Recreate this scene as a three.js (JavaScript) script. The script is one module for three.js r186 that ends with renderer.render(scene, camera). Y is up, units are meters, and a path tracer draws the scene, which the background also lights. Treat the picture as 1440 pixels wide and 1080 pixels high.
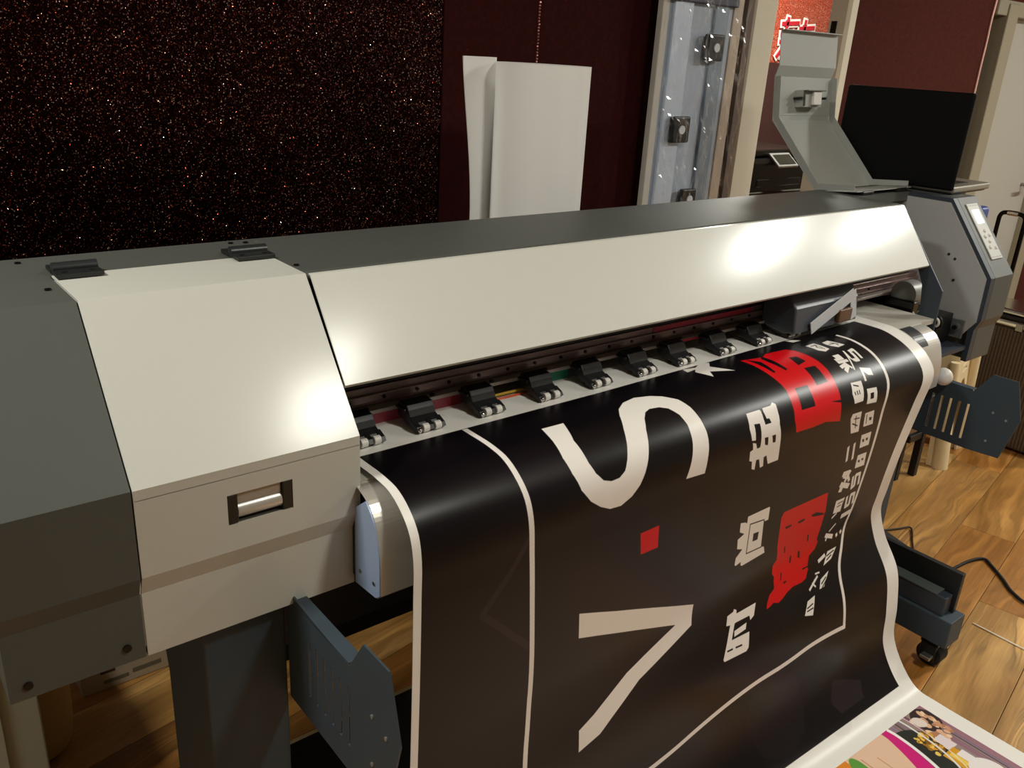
import * as THREE from 'three';
import { RoundedBoxGeometry } from 'three/addons/geometries/RoundedBoxGeometry.js';
import { mergeGeometries } from 'three/addons/utils/BufferGeometryUtils.js';
import { RectAreaLightUniformsLib } from 'three/addons/lights/RectAreaLightUniformsLib.js';
RectAreaLightUniformsLib.init();

// ---------------------------------------------------------------- camera, light, exposure
const scene = new THREE.Scene();
scene.background = new THREE.Color(0x000000);
const camera = new THREE.PerspectiveCamera(47.78, 1440 / 1080, 0.05, 40);
camera.position.set(0, 1.54, 1);
camera.up.set(0.18333, 0.93169, -0.31359);
camera.lookAt(0.59817, 1.54 - 0.35887, 1 - 0.71652);
scene.add(camera);
const renderer = new THREE.WebGLRenderer({ antialias: true });
renderer.toneMapping = THREE.LinearToneMapping;
renderer.toneMappingExposure = 0.86;
renderer.shadowMap.enabled = true;
const WARM = new THREE.Color(1.0, 0.985, 0.88), NEUT = new THREE.Color(1.0, 1.0, 0.93), COOL = new THREE.Color(0.86, 0.93, 1.0);
const CEIL = 2.72;
// lamps of the place: position x, z, half size, luminance, colour
const LAMPS = [
  [1.5, 1.3, 0.16, 92, WARM, 'square ceiling light above the space in front of the printer'],
  [4.22, 0.98, 0.095, 420, NEUT, 'square ceiling light over the right part of the room'],
  [5.45, 0.92, 0.095, 520, NEUT, 'square ceiling light beside the end wall'],
  [-0.75, -0.15, 0.15, 150, WARM, 'square ceiling light left of the printer'],
  [4.3, -1.85, 0.15, 330, WARM, 'square ceiling light in the room beyond the doorway'],
];

// ---------------------------------------------------------------- helpers
let seed = 12345;
function rnd() { seed |= 0; seed = seed + 0x6D2B79F5 | 0; let t = Math.imul(seed ^ seed >>> 15, 1 | seed); t = t + Math.imul(t ^ t >>> 7, 61 | t) ^ t; return ((t ^ t >>> 14) >>> 0) / 4294967296; }
const R = (a, b) => a + (b - a) * rnd();
const used = {};
function numbered(n) { if (used[n] === undefined) { used[n] = 0; return n; } used[n]++; return n + '_' + String(used[n]).padStart(3, '0'); }
function sh(o) { o.castShadow = true; o.receiveShadow = true; return o; }
function part(name, geo, m, parent) { const o = sh(new THREE.Mesh(geo, m)); o.name = name; parent.add(o); return o; }
function thing(name, label, category, group) { const g = new THREE.Group(); g.name = numbered(name); g.userData = { label, category }; if (group) g.userData.group = group; scene.add(g); return g; }
function solo(name, geo, m, label, category, group) { const o = sh(new THREE.Mesh(geo, m)); o.name = numbered(name); o.userData = { label, category }; if (group) o.userData.group = group; scene.add(o); return o; }
function setting(name, label, category) { const g = new THREE.Group(); g.name = name; g.userData = { kind: 'structure', label, category }; scene.add(g); return g; }
const bx = (x0, x1, y0, y1, z0, z1) => { const g = new THREE.BoxGeometry(x1 - x0, y1 - y0, z1 - z0); g.translate((x0 + x1) / 2, (y0 + y1) / 2, (z0 + z1) / 2); return g; };
const rb = (x0, x1, y0, y1, z0, z1, r = 0.004, s = 2) => { const g = new RoundedBoxGeometry(x1 - x0, y1 - y0, z1 - z0, s, r); g.translate((x0 + x1) / 2, (y0 + y1) / 2, (z0 + z1) / 2); return g; };
function cyl(r0, r1, h, seg = 20) { return new THREE.CylinderGeometry(r0, r1, h, seg); }
function cylX(r, x0, x1, y, z, seg = 24) { const g = cyl(r, r, x1 - x0, seg); g.rotateZ(Math.PI / 2); g.translate((x0 + x1) / 2, y, z); return g; }
function cylY(r, y0, y1, x, z, seg = 20, r2 = r) { const g = cyl(r2, r, y1 - y0, seg); g.translate(x, (y0 + y1) / 2, z); return g; }
function cylZ(r, z0, z1, x, y, seg = 20) { const g = cyl(r, r, z1 - z0, seg); g.rotateX(Math.PI / 2); g.translate(x, y, (z0 + z1) / 2); return g; }
function tube(pts, r, seg = 40, rad = 8, tension = 0.5) { return new THREE.TubeGeometry(new THREE.CatmullRomCurve3(pts.map(p => new THREE.Vector3(...p)), false, 'catmullrom', tension), seg, r, rad, false); }
function ni(g) { return g.index ? g.toNonIndexed() : g; }
const join = gs => mergeGeometries(gs.map(g => { const n = ni(g); for (const k of Object.keys(n.attributes)) if (!['position', 'normal', 'uv'].includes(k)) n.deleteAttribute(k); return n; }));
// polygon in (z, y) pushed along x from x0 to x1, holes allowed
function prism(pts, x0, x1, holes = [], bevel = 0) {
  const s = new THREE.Shape(pts.map(([z, y]) => new THREE.Vector2(-z, y)));
  for (const h of holes) s.holes.push(new THREE.Path(h.map(([z, y]) => new THREE.Vector2(-z, y))));
  const g = new THREE.ExtrudeGeometry(s, { depth: x1 - x0 - 2 * bevel, bevelEnabled: bevel > 0, bevelSize: bevel, bevelThickness: bevel, bevelOffset: -bevel, bevelSegments: 2, curveSegments: 12 });
  g.rotateY(Math.PI / 2); g.translate(x0 + bevel, 0, 0); return g;
}
// polygon in (x, y) pushed along z
function prismZ(pts, z0, z1, holes = [], bevel = 0) {
  const s = new THREE.Shape(pts.map(p => new THREE.Vector2(...p)));
  for (const h of holes) s.holes.push(new THREE.Path(h.map(p => new THREE.Vector2(...p))));
  const g = new THREE.ExtrudeGeometry(s, { depth: z1 - z0 - 2 * bevel, bevelEnabled: bevel > 0, bevelSize: bevel, bevelThickness: bevel, bevelOffset: -bevel, bevelSegments: 2 });
  g.translate(0, 0, z0 + bevel); return g;
}
// folded sheet: open polyline in (z, y) with thickness t to its right-hand side
function sheet(pts, t, x0, x1, bevel = 0.0006) {
  const n = pts.length, off = [];
  for (let i = 0; i < n; i++) {
    const a = pts[Math.max(0, i - 1)], b = pts[i], c = pts[Math.min(n - 1, i + 1)];
    const d1 = norm2(b[0] - a[0], b[1] - a[1]), d2 = norm2(c[0] - b[0], c[1] - b[1]);
    const e1 = i ? d1 : d2, e2 = i < n - 1 ? d2 : d1;
    const n1 = [e1[1], -e1[0]], n2 = [e2[1], -e2[0]];
    const m = norm2(n1[0] + n2[0], n1[1] + n2[1]); const k = t / Math.max(0.35, m[0] * n1[0] + m[1] * n1[1]);
    off.push([b[0] + m[0] * k, b[1] + m[1] * k]);
  }
  return prism(pts.concat(off.reverse()), x0, x1, [], bevel);
}
function norm2(a, b) { const l = Math.hypot(a, b) || 1; return [a / l, b / l]; }
function rot(g, m) { return g.applyMatrix4(m); }
// noise
function hash2(x, y, s = 0) { let h = Math.imul(x | 0, 374761393) + Math.imul(y | 0, 668265263) + Math.imul(s | 0, 974634777); h = Math.imul(h ^ h >>> 13, 1274126177); return ((h ^ h >>> 16) >>> 0) / 4294967296; }
function vn(x, y, px, py, s) { const i = Math.floor(x), j = Math.floor(y), u = x - i, v = y - j, a = u * u * (3 - 2 * u), b = v * v * (3 - 2 * v); const w = (p, q) => hash2(((p % px) + px) % px, ((q % py) + py) % py, s); return (w(i, j) * (1 - a) + w(i + 1, j) * a) * (1 - b) + (w(i, j + 1) * (1 - a) + w(i + 1, j + 1) * a) * b; }
function fbm(x, y, px, py, o, s) { let t = 0, a = 0.5, n = 0; for (let k = 0; k < o; k++) { t += a * vn(x, y, px, py, s + k); n += a; x *= 2; y *= 2; px *= 2; py *= 2; a *= 0.5; } return t / n; }
function tex(w, h, f, srgb = true) {
  const d = new Uint8Array(w * h * 4);
  for (let j = 0; j < h; j++) for (let i = 0; i < w; i++) { const c = f(i, j), k = (j * w + i) * 4; d[k] = c[0]; d[k + 1] = c[1]; d[k + 2] = c[2]; d[k + 3] = 255; }
  const t = new THREE.DataTexture(d, w, h); t.wrapS = t.wrapT = THREE.RepeatWrapping; t.magFilter = THREE.LinearFilter; t.minFilter = THREE.LinearMipmapLinearFilter; t.generateMipmaps = true; if (srgb) t.colorSpace = THREE.SRGBColorSpace; t.needsUpdate = true; return t;
}
const clamp = (v, a = 0, b = 255) => Math.max(a, Math.min(b, v));
const M = (c, rough = 0.5, metal = 0, extra = {}) => new THREE.MeshPhysicalMaterial({ color: c, roughness: rough, metalness: metal, ...extra });
// box mapped uv in metres
function uvBox(g, sc = 1, ox = 0, oy = 0) { const p = g.attributes.position, n = g.attributes.normal, uv = new Float32Array(p.count * 2); for (let i = 0; i < p.count; i++) { const ax = Math.abs(n.getX(i)), ay = Math.abs(n.getY(i)), az = Math.abs(n.getZ(i)); let a, b; if (az >= ax && az >= ay) { a = p.getX(i); b = p.getY(i); } else if (ay >= ax) { a = p.getX(i); b = p.getZ(i); } else { a = p.getZ(i); b = p.getY(i); } uv[2 * i] = a / sc + ox; uv[2 * i + 1] = b / sc + oy; } g.setAttribute('uv', new THREE.BufferAttribute(uv, 2)); return g; }

// ---------------------------------------------------------------- materials
const powder = tex(256, 256, (i, j) => { const v = 110 + 70 * fbm(i / 2, j / 2, 128, 128, 2, 3); return [v, v, v]; }, false);
powder.repeat.set(12, 12);
const coat = (c, rough, extra = {}) => M(c, rough, 0, { bumpMap: powder, bumpScale: 0.00012, ...extra });
const mLight = coat(0xcdcec6, 0.5, { clearcoat: 0.4, clearcoatRoughness: 0.17 });
const mDark = coat(0x50534f, 0.52);
const mNavy = coat(0x353d47, 0.5);
const mLeg = coat(0x35424c, 0.55);
const mInnerGrey = coat(0xb4b6b6, 0.6);
const mLidInner = coat(0xa9aca8, 0.55);
const mPlaten = M(0xc4c0b6, 0.5, 0.1);
const mSilver = M(0xd8d6cf, 0.32, 0.55);
const mBlueFilm = M(0x9fb4d6, 0.4, 0.15);
const mBlack = M(0x0b0b0c, 0.45);
const mBlackGloss = M(0x0a0a0b, 0.18);
const mWhitePl = M(0xe9e6df, 0.4);
const mChrome = M(0xdadada, 0.14, 1);
const mSteel = M(0x9a9a98, 0.3, 0.9);
const mRail = M(0x8b7672, 0.36, 0.6);
const mCream = M(0xd9d3c0, 0.55);
const mRubber = M(0x101112, 0.7);

// glitter wallpaper: little foil flakes, each with a tilt and a tint of its own
const GN = 1024, GC = 3, GM = Math.floor(GN / GC);
function flake(i, j, s) { // nearest of jittered cell centres
  const ci = Math.floor(i / GC), cj = Math.floor(j / GC); let best = 1e9, bi = 0, bj = 0;
  for (let a = -1; a <= 1; a++) for (let b = -1; b <= 1; b++) { const x = ci + a, y = cj + b, wx = ((x % GM) + GM) % GM, wy = ((y % GM) + GM) % GM; const dx = (x + 0.15 + 0.7 * hash2(wx, wy, s)) * GC - i, dy = (y + 0.15 + 0.7 * hash2(wx, wy, s + 1)) * GC - j, d = dx * dx + dy * dy; if (d < best) { best = d; bi = wx; bj = wy; } }
  return [bi, bj];
}
const GW = GM * GC;
const glitN = tex(GW, GW, (i, j) => { const [a, b] = flake(i, j, 5), t = Math.pow(hash2(a, b, 9), 2.0) * 0.62, p = hash2(a, b, 10) * 6.283; const x = Math.sin(t) * Math.cos(p), y = Math.sin(t) * Math.sin(p), z = Math.cos(t); return [127.5 + 127.5 * x, 127.5 + 127.5 * y, 127.5 + 127.5 * z]; }, false);
const glitC = tex(GW, GW, (i, j) => { const [a, b] = flake(i, j, 5), h = hash2(a, b, 12); if (h > 0.978) return [255, 226, 206]; if (h > 0.93) return [160, 76, 56]; const k = 0.5 + 0.5 * hash2(a, b, 13); return [40 * k, 10 * k, 9 * k]; });
glitN.magFilter = glitC.magFilter = THREE.LinearFilter;
const mGlitter = new THREE.MeshStandardMaterial({ map: glitC, normalMap: glitN, roughness: 0.13, metalness: 0.92, normalScale: new THREE.Vector2(1, 1) });
const glitO = tex(GW, GW, (i, j) => { const [a, b] = flake(i, j, 5), h = hash2(a, b, 12); if (h > 0.9) return [255, 205, 170]; const k = 0.6 + 0.4 * hash2(a, b, 13); return [232 * k, 92 * k, 62 * k]; });
const mGlitterOrange = new THREE.MeshStandardMaterial({ map: glitO, normalMap: glitN, roughness: 0.4, metalness: 0.35 });
const maroonMap = tex(256, 256, (i, j) => { const v = 0.8 + 0.4 * fbm(i / 4, j / 4, 64, 64, 3, 21), g = hash2(i, j, 22) > 0.9996 ? 3 : 1; return [50 * v * g, 12 * v * g, 10 * v * g].map(c => clamp(c)); });
const mMaroon = new THREE.MeshPhysicalMaterial({ map: maroonMap, roughness: 0.9, specularIntensity: 0.25 });
const brownMap = tex(256, 256, (i, j) => { const v = 0.82 + 0.36 * fbm(i / 3, j / 3, 85, 85, 3, 31); return [70 * v, 30 * v, 23 * v]; });
const mRedBrown = new THREE.MeshPhysicalMaterial({ map: brownMap, roughness: 0.9, specularIntensity: 0.3 });
const plasterMap = tex(256, 256, (i, j) => { const v = 0.95 + 0.08 * fbm(i / 8, j / 8, 32, 32, 4, 41); return [206 * v, 201 * v, 190 * v]; });
const mPlaster = new THREE.MeshStandardMaterial({ map: plasterMap, roughness: 0.85 });
const mCeil = M(0xcfc9bd, 0.9);

// wood floor
const FW = 1024, FH = 512;
const woodC = tex(FW, FH, (i, j) => {
  const x = i / FW, y = j / FH;
  const warp = fbm(x * 4, y * 6, 4, 6, 4, 51) - 0.5;
  const ring = fbm(x * 5 + warp * 0.8, y * 40 + warp * 10, 5, 40, 3, 52);
  const fine = fbm(x * 24, y * 256, 24, 256, 2, 53);
  const blot = fbm(x * 6, y * 8, 6, 8, 4, 54);
  const dark = Math.pow(clamp(1 - Math.abs(ring - 0.5) * 5, 0, 1), 2) * clamp((blot - 0.42) * 4, 0, 1);
  let v = 0.72 + 0.34 * ring + 0.12 * (fine - 0.5) + 0.36 * (blot - 0.5) - 0.34 * dark;
  const t = clamp(0.5 + 2.2 * (blot - 0.5) + 0.8 * (ring - 0.5), 0, 1);
  return [clamp((206 + 20 * t) * v), clamp((152 + 26 * t) * v), clamp((80 + 30 * t) * v)];
});
const woodTints = [0xffffff, 0xf1e6d8, 0xe4d3bd, 0xf6e0c6, 0xd8c7b2];
const mWood = woodTints.map((c, k) => new THREE.MeshPhysicalMaterial({ map: woodC, color: c, roughness: 0.36, clearcoat: 0.35, clearcoatRoughness: 0.25 }));

// ---------------------------------------------------------------- the room
const ZW = -1.1, XE = 6.3, XW = -2.4, ZF = 3.2;
{ // floor with single boards, laid at a slight angle
  const fl = setting('floor', 'glossy orange-brown wood plank floor with knotty grain', 'floor');
  part('subfloor', bx(XW - 0.15, XE + 0.15, -0.12, -0.012, -2.75, ZF + 0.15), M(0x3a2a1a, 0.9), fl);
  const ang = THREE.MathUtils.degToRad(10.5), dx = Math.cos(ang), dz = -Math.sin(ang), nx = Math.sin(ang), nz = Math.cos(ang);
  const W = 0.185, L = 1.2, gap = 0.0012, base = 0.838, geos = [];
  for (let k = 0; k < 8; k++) { const g = new RoundedBoxGeometry(L - gap, 0.016, W - gap, 1, 0.0016); const p = g.attributes.position, uv = g.attributes.uv, ou = rnd(), ov = rnd(); for (let i = 0; i < p.count; i++) uv.setXY(i, p.getX(i) / 2.4 + ou, p.getZ(i) / 0.9 + ov); geos.push(g); }
  const zlo = -2.6, zhi = ZF;
  for (let row = -20; row <= 24; row++) {
    const shift = row === -3 ? 0 : hash2(row, 7, 3) * L;
    for (let c = -6; c <= 8; c++) {
      // centre of the board in (along, across); one end joint meets x 3.12, z -0.09
      const s0 = 3.085 + (row === -2 ? L / 2 : shift) + c * L, t0 = base + (row + 0.5) * W;
      const x = s0 * dx + t0 * nx, z = s0 * dz + t0 * nz;
      if (x < XW - 0.6 || x > XE + 0.6 || z < zlo - 0.2 || z > zhi + 0.2) continue;
      if (z < ZW - 0.3 && (x < 2.2)) continue;
      if (z > 1.5 && x < 0.5 || z > 2.2) { if (hash2(row, c, 1) < 0) continue; }
      const m = sh(new THREE.Mesh(geos[(hash2(row, c, 5) * 8) | 0], mWood[(hash2(row, c, 6) * 5) | 0]));
      m.name = 'plank'; m.position.set(x, -0.0085, z); m.rotation.y = ang; fl.add(m);
    }
  }
}
{ // back wall: panels of glitter and plain paper, a doorway and a door
  const w = setting('wall_back', 'dark wine-red glitter papered wall behind the printer', 'wall');
  const th = 0.05, z1 = ZW, z0 = ZW - th;
  const P = (n, x0, x1, y0, y1, m, dz = 0, gp = 0.0012) => part(n, uvBox(bx(x0 + gp, x1 - gp, y0, y1, z0, z1 + dz), 0.62), m, w);
  P('glitter_panel', XW, -0.42, 0, CEIL, mGlitter); P('glitter_panel', -0.42, 0.80, 0, CEIL, mGlitter, 0.001); P('glitter_panel', 0.80, 1.435, 0, CEIL, mGlitter);
  P('plain_panel', 1.435, 1.768, 0, CEIL, mMaroon, 0.004); P('plain_panel', 1.768, 2.70, 0, CEIL, mMaroon, 0.002);
  P('lintel', 2.70, 3.41, 2.08, CEIL, mMaroon);
  P('brown_panel', 3.41, 4.62, 0, CEIL, mRedBrown); P('lintel', 4.62, 5.72, 1.90, CEIL, mRedBrown);
  P('brown_panel', 5.72, XE, 0, CEIL, mRedBrown);
  const o = (n, x0, x1, y0, y1, zz0, zz1, m, nm, lab) => { const s = setting(n, lab, 'wall'); part(nm, uvBox(bx(x0, x1, y0, y1, zz0, zz1), 1), m, s); return s; };
  o('wall_left', XW - 0.15, XW, 0, CEIL, -1.26, ZF, mPlaster, 'wall_face', 'pale wall at the left end of the room');
  o('wall_right', XE, XE + 0.15, 0, CEIL, -2.75, ZF, mPlaster, 'wall_face', 'pale wall at the right end of the room');
  o('wall_front', XW, XE, 0, CEIL, ZF, ZF + 0.15, M(0x94918a, 0.85), 'wall_face', 'grey-beige wall behind the photographer');
  o('wall_far', 2.3, XE, 0, CEIL, -2.75, -2.6, mGlitterOrange, 'wall_face', 'bright orange-red glitter wall seen through the doorway');
  o('wall_side', 2.3, 2.45, 0, CEIL, -2.6, -1.26, mRedBrown, 'wall_face', 'side wall of the room beyond the doorway');
  const c = setting('ceiling', 'plain pale ceiling', 'ceiling'); part('ceiling_face', bx(XW - 0.15, XE + 0.15, CEIL, CEIL + 0.12, -2.75, ZF + 0.15), mCeil, c);
  for (const s of scene.children) if (s.name === 'wall_far') s.children[0].geometry = uvBox(bx(2.3, XE, 0, CEIL, -2.75, -2.6), 0.9);
  const fw = scene.children.find(q => q.name === 'wall_far'); part('dado_panel', bx(2.45, XE, 0, 1.56, -2.602, -2.585), M(0x3a1a16, 0.7), fw);
  // sparkling bead trims over the panel joints
  const bead = new THREE.IcosahedronGeometry(0.0042, 0);
  const trimM = M(0xc98a86, 0.22, 0.8), trimP = M(0xe8b7ab, 0.35, 0.3);
  const t1 = setting('trim_1', 'thin sparkling beaded cord over the wall joint above the foam roll', 'trim');
  for (let y = 0.9; y < 2.3; y += 0.0085) { const b = bead.clone(); b.rotateX(R(0, 6)); b.rotateY(R(0, 6)); b.translate(1.768 + R(-0.001, 0.001), y, ZW + 0.005); t1.userData.g = (t1.userData.g || []).concat([b]); }
  part('bead_string', join(t1.userData.g), trimM, t1); delete t1.userData.g;
  const t2 = setting('trim_2', 'thin pale pink cord on the brown-red wall beside the right door', 'trim');
  const pts = []; for (let k = 0; k <= 24; k++) pts.push([4.606 + R(-0.004, 0.004), 0.2 + k * 0.1, ZW + 0.005]);
  part('cord', tube(pts, 0.006, 120, 6), trimP, t2);
}
{ // doorway beside the wrapped panel
  const d = setting('door_1', 'white moulded door frame around an open doorway', 'door frame');
  const jamb = (x0, x1) => [[x0, ZW - 0.052], [x0, ZW + 0.02], [x0 + 0.012, ZW + 0.032], [x0 + (x1 - x0) * 0.42, ZW + 0.032], [x0 + (x1 - x0) * 0.46, ZW + 0.024], [x0 + (x1 - x0) * 0.9, ZW + 0.024], [x1, ZW + 0.014], [x1, ZW - 0.052]];
  const vert = (x0, x1, m, n) => { const s = new THREE.Shape(jamb(x0, x1).map(([x, z]) => new THREE.Vector2(x, -z))); const g = new THREE.ExtrudeGeometry(s, { depth: 2.09, bevelEnabled: false }); g.rotateX(-Math.PI / 2); part(n, g, m, d); };
  vert(2.735, 2.89, mCream, 'frame_post'); vert(3.335, 3.41, mCream, 'frame_post');
  part('edge_strip', bx(2.70, 2.735, 0, 2.09, ZW - 0.02, ZW + 0.03), M(0x5d4a40, 0.6), d);
  part('door_stop', bx(2.89, 2.902, 0, 2.08, ZW - 0.045, ZW - 0.02), M(0x3a3833, 0.5), d);
  part('frame_head', bx(2.70, 3.41, 2.08, 2.17, ZW - 0.02, ZW + 0.028), mCream, d);
  part('latch_plate', rb(3.332, 3.336, 1.56, 1.72, ZW - 0.04, ZW - 0.015, 0.001), M(0x2c2c28, 0.4, 0.6), d);
  // door at the right end
  const e = setting('door_2', 'pale door in a beige wooden frame at the far right', 'door');
  part('frame_post', rb(4.72, 4.83, 0, 1.885, ZW - 0.06, ZW + 0.03, 0.006), M(0x8d8570, 0.55), e);
  part('frame_reveal', join([bx(4.62, 4.84, 0, 1.90, ZW - 0.42, ZW - 0.40), bx(4.60, 4.62, 0, 1.90, ZW - 0.42, ZW - 0.05), bx(4.82, 4.84, 0, 1.90, ZW - 0.40, ZW - 0.06), bx(4.60, 4.84, 1.90, 1.92, ZW - 0.42, ZW - 0.05)]), M(0x8d8570, 0.6), e);
  part('frame_head', rb(4.62, 5.72, 1.83, 1.90, ZW - 0.14, ZW + 0.02, 0.005), M(0x8a8370, 0.55), e);
  part('frame_post', rb(5.62, 5.72, 0, 1.83, ZW - 0.06, ZW + 0.03, 0.006), M(0x8d8570, 0.55), e);
  part('door_leaf', uvBox(rb(4.83, 5.62, 0.01, 1.83, ZW - 0.07, ZW - 0.03, 0.003), 1), M(0xa5a298, 0.6), e);
  part('door_handle', tube([[5.53, 0.98, ZW - 0.03], [5.53, 0.98, ZW + 0.03], [5.43, 0.98, ZW + 0.035]], 0.009, 20, 8), mSteel, e);
}
{ // characters on the far wall
  const s = thing('wall_sign', 'red Chinese character with white outline on the orange glitter wall beyond the doorway', 'sign');
  const strokes = [[[5.00, 1.93], [5.20, 1.95]], [[5.06, 1.98], [5.04, 1.80]], [[5.00, 1.83], [5.14, 1.85]], [[5.00, 1.76], [5.12, 1.77]], [[5.06, 1.80], [5.05, 1.62]], [[5.05, 1.72], [4.98, 1.62]], [[5.05, 1.72], [5.12, 1.63]], [[5.24, 1.90], [5.42, 1.92]], [[5.30, 1.97], [5.28, 1.70]]];
  const bar = (a, b, w, z) => { const L = Math.hypot(b[0] - a[0], b[1] - a[1]) + w; const g = new RoundedBoxGeometry(L, w, 0.006, 2, 0.0029); g.rotateZ(Math.atan2(b[1] - a[1], b[0] - a[0])); g.translate((a[0] + b[0]) / 2, (a[1] + b[1]) / 2, z); return g; };
  const off = (p) => [5.06 + (p[0] - 5.0) * 0.8, 1.60 + (p[1] - 1.62) * 0.62];
  part('outline', join(strokes.map(([a, b]) => bar(off(a), off(b), 0.05, -2.594))), M(0xeae4df, 0.5), s);
  part('strokes', join(strokes.map(([a, b]) => bar(off(a), off(b), 0.026, -2.590))), M(0xc01a2c, 0.45), s);
  const t = thing('side_table', 'cream table top in the room beyond the doorway', 'table');
  part('table_top', rb(3.75, 4.95, 0.84, 0.87, -2.3, -1.85, 0.006), mCream, t);
  for (const [x, z] of [[3.8, -2.25], [4.9, -2.25], [3.8, -1.9], [4.9, -1.9]]) part('leg', bx(x - 0.025, x + 0.025, 0, 0.84, z - 0.025, z + 0.025), mCream, t);
  const p = thing('office_printer', 'black desktop printer with a small grey panel on the table beyond the doorway', 'printer');
  p.position.set(0.24, 0.04, -0.18);
  part('body', rb(3.72, 4.28, 0.83, 1.03, -2.12, -1.70, 0.03, 3), mBlackGloss, p);
  part('scanner_lid', rb(3.74, 4.26, 1.032, 1.075, -2.1, -1.74, 0.012), M(0x17140f, 0.3), p);
  const pan = rb(-0.09, 0.09, -0.05, 0.05, -0.006, 0.006, 0.003); pan.rotateX(-0.9); pan.translate(4.0, 1.02, -1.69); part('panel', pan, M(0x7c7f7c, 0.35), p);
  const pa2 = rb(-0.075, 0.075, -0.035, 0.035, -0.001, 0.001, 0.0008); pa2.rotateX(-0.9); pa2.translate(4.0, 1.0256, -1.6848); part('panel_window', pa2, M(0x24261f, 0.2), p);
  part('output_slot', rb(3.8, 4.2, 0.88, 0.92, -1.71, -1.695, 0.004), mBlack, p);
}

// ---------------------------------------------------------------- lamps
for (const [x, z, h, L, col, lab] of LAMPS) {
  const t = thing('ceiling_light', lab, 'lamp');
  part('housing', prismZ([[-h - 0.02, -h - 0.02], [h + 0.02, -h - 0.02], [h + 0.02, h + 0.02], [-h - 0.02, h + 0.02]], -0.015, 0.015, [[[-h, -h], [-h, h], [h, h], [h, -h]]]).rotateX(Math.PI / 2).translate(x, CEIL - 0.016, z), mWhitePl, t);
  part('diffuser', bx(x - h + 0.001, x + h - 0.001, CEIL - 0.02, CEIL - 0.008, z - h + 0.001, z + h - 0.001), M(0xffffff, 0.6, 0, { emissive: col, emissiveIntensity: 3 }), t);
  const l = new THREE.RectAreaLight(col, L, 2 * h, 2 * h); l.position.set(x, CEIL - 0.026, z); l.lookAt(x, 0, z); l.name = 'panel_light'; t.add(l);
}

// ---------------------------------------------------------------- the wide printer
const P0r = [-0.414, 1.215], P0 = [-0.292, 1.215], P1 = [-0.157, 1.215], P2 = [0, 1.015], P3 = [0.001, 0.891], P4 = [-0.012, 0.861], P5 = [-0.012, 0.764];
const XA = 0.244, XB = 0.559, XC = 2.285, XD = 2.59, XZ = 2.71, X0 = 0.083;
const RB = [-0.414, 0.80], BB = [-0.36, 0.764];
const full = [RB, P0r, P1, P2, P3, P4, P5, BB];
const PR = thing('wide_format_printer', 'long grey and white wide-format inkjet printer with an open right lid', 'printer');
part('end_housing', prism(full, X0, XA, [], 0.0012), mDark, PR).userData.label = 'dark grey left end housing';
{ // screws on the dark housings
  const sc = (x, y, z, up) => { const g = up ? cylY(0.0042, y, y + 0.0022, x, z, 14) : cylZ(0.0055, z, z + 0.003, x, y, 14); part('screw', g, M(0x2b2b2b, 0.3, 0.8), PR); };
  sc(0.222, 1.215, -0.385, 1); sc(0.226, 1.215, -0.222, 1); sc(0.538, 1.215, -0.392, 1); sc(0.562, 1.215, -0.388, 1); sc(0.568, 1.215, -0.21, 1);
  sc(0.105, 0.783, -0.0125, 0); sc(0.221, 0.787, -0.0125, 0);
}
part('top_cover', sheet([RB, P0r, [-0.172, 1.215], [-0.158, 1.207]], 0.003, XB + 0.001, XC + 0.004), mDark, PR).userData.label = 'long dark grey top cover';
part('rear_cover', sheet([RB, P0r, [-0.29, 1.215], [-0.288, 1.19]], 0.003, XA - 0.001, XB), mDark, PR);
part('rear_cover', sheet([RB, P0r, [-0.29, 1.215], [-0.288, 1.19]], 0.003, XC + 0.005, XD - 0.001), mDark, PR);
{ // long white front cover
  const c = part('front_cover', sheet([[-0.158, 1.2155], [-0.152, 1.2145], [-0.0492, 1.0735], [-0.052, 1.069], [-0.066, 1.075]], 0.002, XB + 0.003, XC - 0.003, 0.0007), mLight, PR);
  c.userData.label = 'long glossy off-white front cover';
}
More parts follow.
